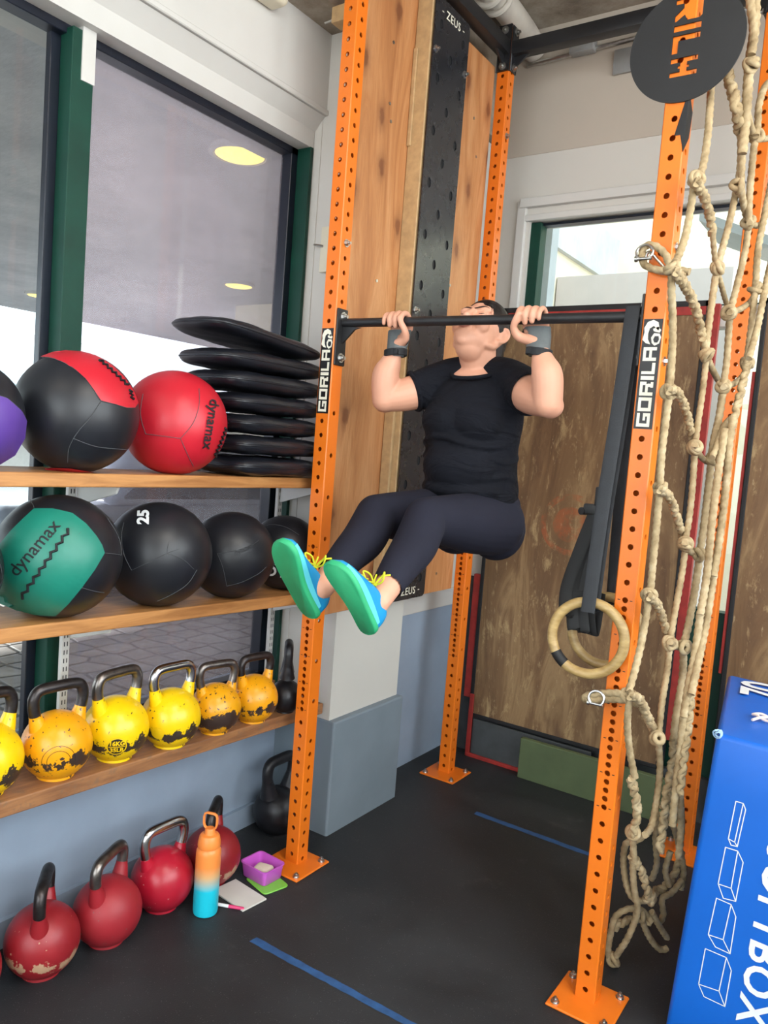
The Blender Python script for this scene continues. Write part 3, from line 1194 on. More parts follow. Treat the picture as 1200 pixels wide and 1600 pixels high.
# pull-up bar between the front uprights
ZP = 1.982
bm = B()
cyl(bm, (.036, 0, ZP+.006), (WX-.036, 0, ZP-.003), .0155, 24)
bar = obj('pull_up_bar', bm, 'black_metal', rack, world=True)
for x, s in ((.0305, 1), (WX-.0305, -1)):
    bm = B()
    box(bm, (min(x, x+s*.008), YC-.028, 1.838), (max(x, x+s*.008), YC+.03, 2.036), .004, 2)
    poly(bm, [(x+s*.008, -.004, 1.915), (x+s*.008, -.004, ZP-.008), (x+s*.085, -.004, ZP-.012), (x+s*.06, -.004, ZP-.018)], (0, .008, 0))
    obj('end_plate', bm, 'black_metal', bar, world=True)
    for z in (1.865, 2.008):
        bm = B()
        if s > 0:
            bolt_head(bm, (x+s*.008, YC+.002, z), (s, 0, 0), .0135)
        else:
            cyl(bm, (x+s*.008, YC+.002, z), (x+s*.0125, YC+.002, z), .0135, 16)
        obj('bolt', bm, 'zinc', bar, world=True)
for (x, y, z, d) in [(WX+.03, YC, 2.16, (1, 0, 0)), (WX+.03, YC, 1.855, (1, 0, 0)), (0.03, YC, 2.262, (1, 0, 0)), (0.03, LY+YC, 2.27, (1, 0, 0)), (.03, LY+YC, 3.03, (1, 0, 0))]:
    bm = B()
    bolt_head(bm, (x, y, z), d, .011)
    obj('bolt', bm, 'zinc', {True: upA, False: (upB if y < .5 else upC)}[x > .5], world=True)

# round sign on the near upright: the word is cut through the disc and the orange upright shows behind
def stencil():
    R0 = .147
    out = [[(R0*math.cos(2*PI*k/96), R0*math.sin(2*PI*k/96)) for k in range(96)]]
    # u runs down the disc (reading direction), v towards the right (letter tops); x = v, y = -u
    def P(pts, u0, L, ch=.07):
        out.append([(-.036+b*ch, -(u0+a*L)) for a, b in pts])
    P([(0, 0), (.22, 0), (.22, .3), (.40, .3), (.72, 0), (1, 0), (1, .06), (.74, .36), (1, .46), (1, .92), (.9, 1), (0, 1)], -.118, .056)
    P([(0, 0), (1, 0), (1, 1), (0, 1)], -.052, .016)
    P([(0, 0), (1, 0), (1, .22), (.32, .22), (.32, 1), (0, 1)], -.026, .046)
    P([(0, 0), (.26, 0), (.26, .36), (.42, .36), (.42, .28), (.58, .28), (.58, .36), (.74, .36), (.74, 0), (1, 0), (1, 1), (.74, 1), (.74, .62), (.58, .62), (.58, .70), (.42, .70), (.42, .62), (.26, .62), (.26, 1), (0, 1)], .032, .048)
    return out


t = thing('round_sign', 'black round plate with orange lettering cut through, high on the near upright', 'sign', (WX+.012, YC-.034, 2.676))
bm = outline_mesh(stencil(), .004)
bm.transform(frame_mat((WX+.012, YC-.0335, 2.676), (1, 0, 0), (0, 0, 1), (0, -1, 0)))
obj('disc', bm, 'dull_black', t, world=True, smooth=False)
bm = B()
poly(bm, [(WX+.0305, YC-.0305, 2.56), (WX+.0305, YC-.0305, 2.40), (WX+.02, YC-.031, 2.445), (WX+.004, YC-.031, 2.445)], (.0012, -.0008, 0))
poly(bm, [(WX+.0306, YC-.031, 2.56), (WX+.0306, YC-.031, 2.40), (WX+.0306, YC+.012, 2.45), (WX+.0306, YC+.022, 2.52)], (.001, 0, 0))
obj('mount_tab', bm, 'dull_black', t, world=True, smooth=False)

# ================================================================== PLYWOOD AND PEGBOARD
t = thing('plywood_panel', 'knotty plywood sheet filling the left side of the rack', 'panel', (-.045, .5, .91))
bm = B()
box(bm, (-.058, .032, .913), (-.040, 1.088, 3.335), .001, 1)
obj('sheet', bm, 'plywood', t, world=True, smooth=False)
for y, z in [(.28, 3.08), (.285, 2.86), (.285, 2.20), (.30, 2.8), (.93, 3.05), (.98, 2.9), (.80, 3.0), (.84, 2.3), (.82, .99), (.93, 1.0)]:
    bm = B()
    cyl(bm, (-.040, y, z), (-.037, y, z), .006, 10)
    obj('screw', bm, 'zinc', t, world=True)
t = thing('climbing_pegboard', 'tall black steel pegboard on pine battens, bolted to the plywood', 'pegboard', (.03, .57, .93))
bm = B()
box(bm, (-.039, .425, .955), (.030, .70, 3.31), .002, 1)
box(bm, (-.039, .408, .955), (.005, .425, 2.07), .002, 1)
box(bm, (-.039, .416, 2.75), (-.022, .425, 3.12), .002, 1)
obj('batten', bm, 'pine_edge', t, world=True, smooth=False)
y0, y1, z0, z1 = .432, .700, .935, 3.318
rr = .022
outl = []
for cy, cz, a0 in ((y1-rr, z1-rr, 0), (y0+rr, z1-rr, 90), (y0+rr, z0+rr, 180), (y1-rr, z0+rr, 270)):
    for k in range(6):
        a = math.radians(a0+k*18)
        outl.append((cy+rr*math.cos(a), cz+rr*math.sin(a)))
hl = []
holes = []
for k in range(24):
    z = 3.22-.1*k
    if z < 1.0:
        break
    ys = (.479, .653) if k % 2 == 0 else (.565,)
    holes += [(y, z) for y in ys]
for y, z in holes:
    hl.append([(y+.0135*math.cos(2*PI*k/18), z+.0195*math.sin(2*PI*k/18)) for k in range(18)])
bm = outline_mesh([outl]+hl, .005)
bm.transform(frame_mat((.0385, 0, 0), (0, 1, 0), (0, 0, 1), (1, 0, 0)))
obj('plate', bm, 'zeus_black', t, world=True, smooth=False)
bm = B()
for y, z in holes:
    cyl(bm, (.0302, y, z), (.0357, y, z), .0215, 14)
obj('socket', bm, 'dull_black', t, world=True)
for y, z in [(.450, 3.116), (.682, 3.116), (.450, 2.117), (.682, 2.117), (.45, 1.12), (.682, 1.12)]:
    bm = B()
    bolt_head(bm, (.041, y, z), (1, 0, 0), .0115)
    obj('bolt', bm, 'zinc', t, world=True)
for z in (3.27, .968):
    fm_ = frame_mat((.0417, .566, z), (0, 1, 0), (0, 0, 1), (1, 0, 0))
    bm = text_bm('ZEUS', .044, .0008, 1.15, .0003)
    bm.transform(fm_)
    obj('lettering', bm, 'label_ivory', t, world=True, smooth=False)
    for s in (-1, 1):
        bm = B()
        box(bm, (s*.082-.006, -.0018, -.0004), (s*.082+.006, .0018, .0004))
        bm.transform(fm_)
        obj('dash', bm, 'label_ivory', t, world=True, smooth=False)

ROPES = [
    ('s', 0.0095, [(1.177, 0.045, 2.919), (1.186, 0.045, 2.753), (1.192, 0.045, 2.62), (1.215, -0.023, 2.458), (1.215, -0.039, 2.352), (1.215, -0.089, 2.307)]),
    ('s', 0.0095, [(1.205, -0.063, 2.316), (1.205, -0.074, 2.248), (1.205, -0.094, 2.17), (1.205, -0.143, 2.101), (1.205, -0.185, 2.066)]),
    ('s', 0.0095, [(1.203, -0.178, 2.054), (1.203, -0.166, 2.009), (1.203, -0.127, 1.944), (1.203, -0.099, 1.859), (1.203, -0.088, 1.769), (1.203, -0.093, 1.684), (1.203, -0.098, 1.6), (1.203, -0.085, 1.519)]),
    ('s', 0.0095, [(1.203, -0.084, 1.498), (1.203, -0.076, 1.412), (1.203, -0.074, 1.326), (1.203, -0.069, 1.229)]),
    ('s', 0.0095, [(1.203, -0.078, 1.204), (1.203, -0.096, 1.119), (1.203, -0.131, 1.038), (1.203, -0.177, 0.974)]),
    ('b', 0.0135, [(1.225, -0.125, 2.288), (1.225, -0.028, 2.279), (1.225, 0.055, 2.25), (1.225, 0.095, 2.218)]),
    ('s', 0.0075, [(1.235, 0.049, 2.213), (1.235, 0.097, 2.166), (1.235, 0.137, 2.135), (1.235, 0.211, 2.108), (1.235, 0.291, 2.077), (1.235, 0.368, 2.057)]),
    ('b', 0.0135, [(1.225, -0.225, 2.044), (1.225, -0.102, 2.026), (1.225, 0.002, 1.997), (1.225, 0.081, 1.954), (1.225, 0.118, 1.925)]),
    ('s', 0.009, [(1.232, 0.085, 1.928), (1.232, 0.139, 1.897), (1.232, 0.228, 1.867), (1.232, 0.339, 1.841), (1.232, 0.42, 1.83)]),
    ('b', 0.0165, [(1.203, 0.08, 2.699), (1.23, 0.08, 2.619), (1.258, 0.062, 2.54), (1.258, 0.139, 2.502)]),
    ('s', 0.0095, [(1.24, 0.161, 2.573), (1.24, 0.238, 2.523), (1.24, 0.274, 2.446), (1.24, 0.249, 2.357), (1.24, 0.208, 2.264), (1.24, 0.157, 2.18), (1.24, 0.13, 2.133)]),
    ('s', 0.0095, [(1.238, 0.133, 2.13), (1.238, 0.121, 2.057), (1.238, 0.109, 1.95), (1.238, 0.113, 1.894)]),
    ('s', 0.0085, [(1.235, 0.137, 1.89), (1.235, 0.135, 1.792), (1.235, 0.12, 1.692), (1.235, 0.118, 1.628)]),
    ('s', 0.009, [(1.235, 0.118, 1.628), (1.235, 0.137, 1.519), (1.235, 0.137, 1.418), (1.235, 0.109, 1.345)]),
    ('s', 0.009, [(1.235, 0.135, 1.353), (1.235, 0.12, 1.251), (1.235, 0.082, 1.135), (1.235, 0.07, 1.063)]),
    ('s', 0.009, [(1.235, 0.068, 1.067), (1.235, 0.072, 0.988), (1.235, 0.053, 0.899), (1.235, 0.055, 0.804)]),
    ('s', 0.0095, [(1.235, 0.052, 0.796), (1.235, 0.111, 0.693), (1.235, 0.114, 0.595), (1.235, 0.086, 0.527), (1.235, 0.023, 0.522)]),
    ('b', 0.0125, [(1.22, -0.158, 1.762), (1.22, -0.077, 1.767), (1.22, 0.017, 1.737), (1.22, 0.096, 1.69), (1.22, 0.184, 1.63)]),
    ('s', 0.008, [(1.245, 0.071, 1.636), (1.245, 0.145, 1.608), (1.245, 0.251, 1.593), (1.245, 0.313, 1.608)]),
    ('b', 0.0125, [(1.22, -0.151, 1.51), (1.22, -0.043, 1.49), (1.22, 0.062, 1.431), (1.22, 0.184, 1.352)]),
    ('s', 0.009, [(1.245, 0.075, 1.361), (1.245, 0.148, 1.331), (1.245, 0.266, 1.315)]),
    ('b', 0.0125, [(1.22, -0.141, 1.228), (1.22, -0.043, 1.194), (1.22, 0.047, 1.128), (1.22, 0.135, 1.062)]),
    ('s', 0.009, [(1.245, 0.029, 1.084), (1.245, 0.118, 1.055), (1.245, 0.195, 1.048)]),
    ('b', 0.0135, [(1.22, -0.224, 0.982), (1.22, -0.122, 0.946), (1.22, -0.018, 0.871), (1.22, 0.114, 0.779)]),
    ('s', 0.011, [(1.248, 0.06, 2.907), (1.265, 0.06, 2.807), (1.282, 0.06, 2.73), (1.283, 0.06, 2.665)]),
    ('s', 0.0125, [(1.259, 0.085, 2.918), (1.278, 0.085, 2.767), (1.276, 0.085, 2.661), (1.279, 0.085, 2.57), (1.275, 0.117, 2.5), (1.275, 0.12, 2.433)]),
    ('s', 0.0095, [(1.27, 0.154, 2.548), (1.27, 0.233, 2.534), (1.27, 0.283, 2.538)]),
    ('s', 0.0095, [(1.28, 0.457, 2.775), (1.28, 0.296, 2.681), (1.28, 0.239, 2.605), (1.28, 0.25, 2.557), (1.28, 0.241, 2.523)]),
    ('s', 0.0085, [(1.28, 0.241, 2.523), (1.28, 0.324, 2.544), (1.28, 0.564, 2.636)]),
    ('s', 0.0095, [(1.275, 0.26, 2.526), (1.275, 0.26, 2.445), (1.275, 0.273, 2.36), (1.275, 0.298, 2.303)]),
    ('s', 0.0095, [(1.262, 0.181, 2.456), (1.262, 0.209, 2.378), (1.262, 0.269, 2.342), (1.262, 0.36, 2.312)]),
    ('s', 0.0095, [(1.27, 0.328, 2.303), (1.27, 0.319, 2.217), (1.27, 0.267, 2.122), (1.27, 0.219, 2.04), (1.27, 0.203, 2.019)]),
    ('s', 0.0095, [(1.268, 0.213, 2.02), (1.268, 0.233, 1.951), (1.268, 0.245, 1.879), (1.268, 0.234, 1.815)]),
    ('s', 0.0105, [(1.266, 0.246, 1.812), (1.266, 0.236, 1.729), (1.266, 0.198, 1.652), (1.266, 0.196, 1.604)]),
    ('s', 0.0105, [(1.264, 0.206, 1.604), (1.264, 0.205, 1.503), (1.264, 0.201, 1.409), (1.264, 0.19, 1.331)]),
    ('s', 0.0105, [(1.262, 0.201, 1.326), (1.262, 0.185, 1.221), (1.262, 0.153, 1.121), (1.262, 0.117, 1.064)]),
    ('s', 0.0105, [(1.26, 0.128, 1.058), (1.26, 0.156, 0.958), (1.26, 0.128, 0.849), (1.26, 0.131, 0.772)]),
    ('b', 0.015, [(1.262, 0.129, 0.792), (1.262, 0.137, 0.703), (1.262, 0.112, 0.624), (1.262, 0.107, 0.529), (1.262, 0.094, 0.456)]),
    ('s', 0.0085, [(1.28, 0.153, 2.013), (1.28, 0.277, 2.043), (1.28, 0.422, 2.093), (1.28, 0.486, 2.133)]),
    ('s', 0.0085, [(1.28, 0.177, 1.807), (1.28, 0.312, 1.831), (1.28, 0.432, 1.868), (1.28, 0.493, 1.911)]),
    ('s', 0.0085, [(1.28, 0.285, 2.294), (1.28, 0.428, 2.325), (1.28, 0.529, 2.386), (1.28, 0.671, 2.498)]),
    ('s', 0.0085, [(1.285, 0.113, 1.605), (1.285, 0.164, 1.652), (1.285, 0.226, 1.701), (1.285, 0.287, 1.724)]),
    ('s', 0.0095, [(1.3, 0.47, 2.569), (1.3, 0.418, 2.419), (1.3, 0.375, 2.313), (1.3, 0.347, 2.222), (1.3, 0.367, 2.142)]),
    ('s', 0.0095, [(1.3, 0.367, 2.142), (1.3, 0.373, 2.048), (1.3, 0.369, 1.953), (1.3, 0.363, 1.894)]),
    ('s', 0.0095, [(1.325, 0.472, 2.279), (1.325, 0.405, 2.168), (1.325, 0.369, 2.085), (1.325, 0.334, 2.003), (1.325, 0.254, 1.898)]),
    ('b', 0.0135, [(1.31, 0.322, 1.898), (1.31, 0.275, 1.809), (1.31, 0.225, 1.73), (1.31, 0.175, 1.654)]),
    ('s', 0.0105, [(1.315, 0.172, 1.726), (1.315, 0.168, 1.636), (1.315, 0.183, 1.527), (1.315, 0.181, 1.398), (1.315, 0.153, 1.27)]),
    ('s', 0.0105, [(1.3, 0.164, 1.689), (1.3, 0.137, 1.561), (1.3, 0.127, 1.416), (1.3, 0.134, 1.27), (1.3, 0.106, 1.162)]),
    ('s', 0.0105, [(1.312, 0.169, 1.268), (1.312, 0.14, 1.141), (1.312, 0.095, 1.038), (1.312, 0.045, 0.947)]),
    ('s', 0.0105, [(1.298, 0.116, 1.161), (1.298, 0.104, 1.051), (1.298, 0.067, 0.966), (1.298, 0.047, 0.879)]),
    ('b', 0.0135, [(1.308, 0.062, 0.948), (1.308, 0.073, 0.857), (1.308, 0.062, 0.748), (1.308, 0.058, 0.656)]),
    ('s', 0.0105, [(1.295, 0.062, 0.875), (1.295, 0.066, 0.762), (1.295, 0.062, 0.67), (1.295, 0.067, 0.555)]),
    ('s', 0.0105, [(1.3, 0.095, 0.645), (1.3, 0.162, 0.522), (1.3, 0.176, 0.418)]),
    ('s', 0.0095, [(1.216, -0.062, 2.079), (1.169, -0.062, 2.094), (1.149, -0.062, 2.128), (1.122, -0.062, 2.152), (1.096, -0.062, 2.156), (1.086, -0.062, 2.136), (1.094, -0.062, 2.109), (1.123, -0.062, 2.092), (1.17, -0.062, 2.084), (1.208, -0.062, 2.071)]),
    ('s', 0.0105, [(1.203, -0.062, 0.935), (1.159, -0.062, 0.935), (1.106, -0.062, 0.924), (1.061, -0.062, 0.906), (1.051, -0.062, 0.898), (1.063, -0.062, 0.893), (1.117, -0.062, 0.91), (1.166, -0.062, 0.919), (1.202, -0.062, 0.917)]),
    ('s', 0.0095, [(1.187, -0.103, 0.94), (1.184, -0.089, 0.864), (1.19, -0.057, 0.776), (1.204, -0.03, 0.699)]),
    ('b', 0.0145, [(1.194, -0.037, 0.698), (1.204, -0.011, 0.646), (1.21, 0.011, 0.584), (1.202, 0.024, 0.52)]),
    ('s', 0.0095, [(1.202, 0.024, 0.523), (1.2, 0.042, 0.473), (1.203, 0.063, 0.418)]),
    ('b', 0.0135, [(1.192, 0.057, 0.435), (1.214, 0.092, 0.39), (1.231, 0.121, 0.325), (1.24, 0.147, 0.277)]),
    ('s', 0.0095, [(1.226, 0.087, 0.504), (1.199, 0.089, 0.47), (1.17, 0.08, 0.452), (1.164, 0.094, 0.39), (1.175, 0.107, 0.319), (1.193, 0.126, 0.273), (1.218, 0.155, 0.259), (1.237, 0.169, 0.276)]),
    ('s', 0.0095, [(1.196, 0.069, 0.412), (1.2, 0.1, 0.322), (1.209, 0.134, 0.24), (1.197, 0.156, 0.174), (1.179, 0.162, 0.112), (1.158, 0.167, 0.062), (1.143, 0.177, 0.021)]),
    ('s', 0.0095, [(1.142, 0.177, 0.025), (1.127, 0.169, 0.044), (1.132, 0.155, 0.116), (1.145, 0.146, 0.184), (1.179, 0.172, 0.211), (1.212, 0.194, 0.206), (1.237, 0.208, 0.176)]),
    ('b', 0.014, [(1.135, 0.182, 0.125), (1.16, 0.189, 0.153), (1.194, 0.202, 0.169), (1.23, 0.214, 0.17)]),
    ('s', 0.0095, [(1.214, 0.192, 0.174), (1.231, 0.233, 0.109), (1.253, 0.28, 0.058), (1.271, 0.303, 0.055)]),
    ('s', 0.0095, [(1.234, 0.208, 0.206), (1.253, 0.263, 0.136), (1.265, 0.314, 0.084)]),
    ('s', 0.0095, [(1.198, 0.308, 0.476), (1.196, 0.321, 0.385), (1.204, 0.342, 0.294), (1.193, 0.341, 0.236)]),
    ('s', 0.0095, [(1.202, 0.335, 0.488), (1.225, 0.371, 0.441), (1.249, 0.414, 0.347), (1.266, 0.452, 0.25), (1.265, 0.446, 0.186)]),
    ('b', 0.014, [(1.252, 0.449, 0.312), (1.245, 0.438, 0.248), (1.227, 0.397, 0.203), (1.201, 0.343, 0.195)]),
    ('s', 0.0095, [(1.269, 0.428, 0.228), (1.25, 0.388, 0.195), (1.231, 0.35, 0.182), (1.239, 0.35, 0.131), (1.233, 0.319, 0.111)]),
    ('s', 0.0095, [(1.232, 0.389, 0.329), (1.225, 0.378, 0.265), (1.241, 0.384, 0.215)])]
KNOTS = [(1.21, -0.075, 2.31), (1.204, -0.185, 2.06), (1.203, -0.093, 1.765), (1.203, -0.081, 1.509), (1.203, -0.077, 1.218), (1.24, 0.123, 2.13), (1.238, 0.114, 1.892), (1.24, 0.097, 1.628), (1.24, 0.098, 1.355), (1.24, 0.052, 1.076), (1.238, 0.038, 0.802), (1.275, 0.266, 2.532), (1.272, 0.317, 2.302), (1.27, 0.202, 2.02), (1.268, 0.244, 1.814), (1.266, 0.206, 1.603), (1.264, 0.185, 1.324), (1.262, 0.119, 1.06), (1.3, 0.378, 2.125), (1.305, 0.353, 1.897), (1.26, 0.163, 2.363), (1.285, 0.07, 2.645), (1.17, -0.055, 0.931), (1.2, 0.034, 0.515), (1.206, 0.188, 0.193), (1.142, 0.177, 0.025), (1.238, 0.157, 0.272)]

# ================================================================== SHELVES ON THE WINDOW WALL
SH = {}


def shelf(label, zl, zr, th, xf, y0, y1, mat, key, chamfer=.004):
    """zl and zr are the top heights at y = -1.13 and y = .05"""
    f = lambda y: zl+(zr-zl)*(y+1.13)/1.18
    SH[key] = f
    t = thing('wall_shelf', label, 'shelf', (-.2, -.8, f(-.8)-th), 0, 'wooden shelves across the window')
    bm = B()
    hexa(bm, [(-.333, y0, f(y0)-th), (xf, y0, f(y0)-th), (xf, y1, f(y1)-th), (-.333, y1, f(y1)-th)],
         [(-.333, y0, f(y0)), (xf, y0, f(y0)), (xf, y1, f(y1)), (-.333, y1, f(y1))], chamfer, 2)
    obj('board', bm, mat, t, world=True, smooth=False)
    for y in (-.785, .13):
        bm = B()
        z = f(y)-th-.002
        hexa(bm, [(-.318, y-.004, z-.075), (-.13, y-.004, z-.02), (-.13, y+.004, z-.02), (-.318, y+.004, z-.075)],
             [(-.318, y-.004, z), (-.12, y-.004, z), (-.12, y+.004, z), (-.318, y+.004, z)], .002, 1)
        note(obj('bracket', bm, 'white_trim', t, world=True), 'white steel bracket')
    return t


shelf('top wooden shelf, carrying the upper row of balls and black pads', 1.431, 1.430, .038, -.09, -2.3, .20, 'shelf_wood', 1)
shelf('middle wooden shelf, carrying the green ball and black balls', 1.036, .996, .040, -.085, -2.3, .20, 'shelf_wood', 2)
shelf('lowest, worn wooden shelf, carrying the yellow kettlebells', .577, .540, .044, -.088, -2.3, .205, 'shelf_worn', 3)
for y, lab in ((-.80, 'white slotted upright rail holding the shelves, beside the green mullion'), (.13, 'white slotted upright rail holding the shelves, by the right window jamb')):
    t = thing('shelf_rail', lab, 'rail', (-.325, y, .55), 0, 'slotted shelf rails')
    bm = B()
    box(bm, (-.334, y-.014, .58), (-.319, y+.014, 1.52), .002, 1)
    k = 0
    z = .60
    while z < 1.5:
        for s in (-1, 1):
            f = bm.faces.new([bm.verts.new(p) for p in ((-.3186, y+s*.005-.0017, z), (-.3186, y+s*.005+.0017, z), (-.3186, y+s*.005+.0017, z+.014), (-.3186, y+s*.005-.0017, z+.014))])
            f.material_index = 1
        z += .026
    obj('channel', bm, ['white_trim', 'dull_black'], t, world=True, smooth=False)

# ================================================================== MEDICINE BALLS
CAM = V((1.7747, -2.2249, 1.5599))


def ball_frame(c):
    d = (CAM-V(c)).normalized()
    x = (rt-d*rt.dot(d)).normalized()
    return x, d.cross(x), d


def on_ball(c, R, fr, a, b, lift):
    r2 = min(a*a+b*b, .999)
    p = fr[0]*a+fr[1]*b+fr[2]*math.sqrt(1-r2)
    return V(c)+p*(R+lift)


def ball_patch(pts, c, R, lift, th=.002):
    bm = outline_mesh([pts], 0)
    bmesh.ops.remove_doubles(bm, verts=bm.verts, dist=1e-5)
    for _ in range(4):
        es = [e for e in bm.edges if e.calc_length() > .13]
        if not es:
            break
        bmesh.ops.subdivide_edges(bm, edges=es, cuts=1)
        bmesh.ops.triangulate(bm, faces=bm.faces)
    fr = ball_frame(c)
    for v in bm.verts:
        v.co = on_ball(c, R, fr, v.co.x, v.co.y, lift)
    return bm


def ball_line(bm, pts, c, R, lift, r=.0009, n=6):
    fr = ball_frame(c)
    P = catmull([(a, b, 0) for a, b in pts], n)
    tube(bm, [on_ball(c, R, fr, p.x, p.y, lift) for p in P], r, 5)


def ball_text(body, c, R, at_, ang, size, bold=0, spacing=1.0, lift=.0012):
    """size in ball radii; written around the point at_ of the visible disc, turned by ang"""
    bm = text_bm(body, size, 0, spacing, bold)
    bmesh.ops.subdivide_edges(bm, edges=[e for e in bm.edges if e.calc_length() > .08], cuts=1)
    fr = ball_frame(c)
    ca, sa = math.cos(ang), math.sin(ang)
    for v in bm.verts:
        x, y = v.co.x, v.co.y
        v.co = on_ball(c, R, fr, at_[0]+x*ca-y*sa, at_[1]+x*sa+y*ca, lift)
    return bm


def make_ball(label, c, R, mat, key, seams=(), panels=(), lettering=(), stitches=(), sq=.97):
    y = c[1]
    zb = SH[key](y)
    c = V((c[0], c[1], zb+R*sq+.001))
    t = thing('medicine_ball', label, 'ball', (c.x, c.y, zb), 0, 'medicine balls on the shelves')
    bm = B()
    vs = ellip(bm, c, (R, R, R), None, 56)
    for v in vs:
        if v.co.z < zb+.001:
            v.co.z = zb+.001
    obj('shell', bm, mat, t, world=True)
    for pts, m in panels:
        obj('panel', ball_patch(pts, c, R, .0022), m, t, world=True, angle=60)
    if seams:
        for s in seams:
            bm = B()
            ball_line(bm, s, c, R, .0012)
            obj('seam', bm, 'thread', t, world=True)
    for body, at_, ang, size, m, bold in lettering:
        obj('lettering', ball_text(body, c, R, at_, ang, size, bold, lift=.0038), m, t, world=True, smooth=False)
    for a, b, n, w in stitches:
        bm = B()
        pts = []
        A, Bv = V((*a, 0)), V((*b, 0))
        d = (Bv-A).normalized()
        nn = V((-d.y, d.x, 0))
        fr = ball_frame(c)
        for k in range(n+1):
            p = A.lerp(Bv, k/n)+nn*(w if k % 2 else -w)
            pts.append(on_ball(c, R, fr, p.x, p.y, .0045))
        tube(bm, pts, .004, 6)
        obj('lacing', bm, 'strap_black', t, world=True)
    return t


def P2(pts, cx, cy, r):
    return [((x-cx)/r, -(y-cy)/r) for x, y in pts]


q = lambda pts, ox, oy, s, cx, cy, r: P2([(ox+x/s, oy+y/s) for x, y in pts], cx, cy, r)
g4 = lambda pts, cx, cy, r: q(pts, 0, 480, 2.308, cx, cy, r)
make_ball('black medicine ball with a purple panel, cut by the left edge of the top shelf', (-.165, -1.212, 1.58), .137, 'black_vinyl', 1,
          panels=[(g4([(0, 300), (40, 312), (85, 355), (104, 390), (95, 450), (60, 510), (0, 548), (-40, 500), (-60, 400)], -40, 638, 85), 'purple_vinyl')],
          seams=[g4([(0, 300), (40, 312), (85, 355), (104, 388)], -40, 638, 85)])
make_ball('black medicine ball with a wide red panel over its top right', (-.165, -.903, 1.59), .166, 'black_vinyl', 1,
          panels=[(g4([(168, 182), (205, 166), (250, 158), (300, 160), (350, 176), (400, 208), (440, 250), (472, 300), (486, 340), (470, 358), (440, 358), (395, 345), (355, 335), (335, 300), (310, 262), (280, 232), (240, 205), (205, 190)], 120, 643, 94), 'red_vinyl'),
                  (g4([(160, 572), (200, 566), (250, 568), (300, 580), (335, 592), (300, 598), (250, 600), (200, 592)], 120, 643, 94), 'red_vinyl')],
          seams=[g4([(355, 338), (320, 390), (285, 430), (262, 462)], 120, 643, 94), g4([(262, 462), (330, 490), (400, 502), (440, 508)], 120, 643, 94), g4([(262, 462), (245, 500), (240, 545)], 120, 643, 94),
                 g4([(168, 182), (205, 190), (240, 205), (280, 232), (310, 262), (335, 300), (355, 335), (395, 345), (440, 358), (470, 358)], 120, 643, 94)],
          stitches=[((.38, .83), (.78, .44), 13, .02), ((.82, .36), (.84, .22), 5, .02)])
make_ball('plain red medicine ball with dark lettering on its right side', (-.165, -.558, 1.59), .162, 'red_vinyl', 1,
          seams=[g4([(535, 445), (590, 452), (648, 460)], 273, 657, 81), g4([(648, 460), (690, 410), (712, 350), (715, 290)], 273, 657, 81), g4([(648, 460), (672, 520), (690, 560)], 273, 657, 81), g4([(535, 445), (520, 380), (530, 310)], 273, 657, 81)],
          lettering=[('dynamax', (.64, -.02), -1.75, .26, 'strap_black', .004)],
          stitches=[((.72, -.62), (.93, -.1), 13, .022)])
make_ball('dark medicine ball with grey trim, cut by the left edge of the middle shelf', (-.165, -1.262, 1.18), .145, 'black_vinyl', 2,
          seams=[[(.75, .42), (.9, .1), (.95, -.15)], [(.7, -.5), (.86, -.3), (.95, -.18)]],
          panels=[([(.80, -.02), (.93, -.03), (.955, -.14), (.90, -.24), (.80, -.2)], 'strap_black')])
make_ball('green and black medicine ball with a laced seam', (-.165, -.94, 1.17), .170, 'black_vinyl', 2,
          panels=[(g4([(130, 762), (190, 762), (250, 776), (295, 812), (330, 855), (348, 885), (357, 912), (325, 970), (285, 1030), (245, 1085), (205, 1130), (140, 1125), (80, 1112), (25, 1085), (15, 1030), (14, 960), (22, 890), (60, 840), (100, 795)], 91, 880, 96), 'green_vinyl')],
          seams=[g4([(112, 722), (125, 745), (130, 762)], 91, 880, 96), g4([(357, 912), (390, 915), (418, 920)], 91, 880, 96), g4([(285, 1030), (330, 1045), (362, 1052)], 91, 880, 96),
                 g4([(418, 920), (416, 880), (402, 840), (370, 790)], 91, 880, 96),
                 g4([(100, 1080), (190, 960), (270, 850), (310, 830)], 91, 880, 96), g4([(45, 1040), (110, 950), (180, 850), (235, 800)], 91, 880, 96)],
          lettering=[('dynamax', (-.33, .12), .92, .27, 'strap_black', .002)],
          stitches=[((-.50, -.62), (.14, .40), 17, .025)])
make_ball('black medicine ball marked 25 in white', (-.165, -.592, 1.16), .164, 'black_vinyl', 2,
          seams=[g4([(455, 800), (450, 850), (460, 910), (485, 962)], 248, 873, 82), g4([(485, 962), (540, 935), (600, 905), (640, 890)], 248, 873, 82), g4([(600, 905), (650, 925), (690, 960)], 248, 873, 82),
                 g4([(700, 962), (670, 1010), (620, 1045), (570, 1070)], 248, 873, 82), g4([(600, 905), (600, 888), (604, 870)], 248, 873, 82)],
          lettering=[('25', (-.27, .66), 1.57, .27, 'print_white', .012)])
make_ball('plain black medicine ball between the one marked 25 and the upright', (-.165, -.276, 1.16), .150, 'black_vinyl', 2,
          seams=[g4([(780, 880), (840, 870), (900, 850), (930, 830)], 360, 863, 73), g4([(815, 1000), (870, 985), (930, 955), (960, 930)], 360, 863, 73), g4([(780, 880), (800, 930), (815, 1000)], 360, 863, 73)],
          lettering=[('dynamax', (.33, .15), .45, .17, 'nylon', .001)])
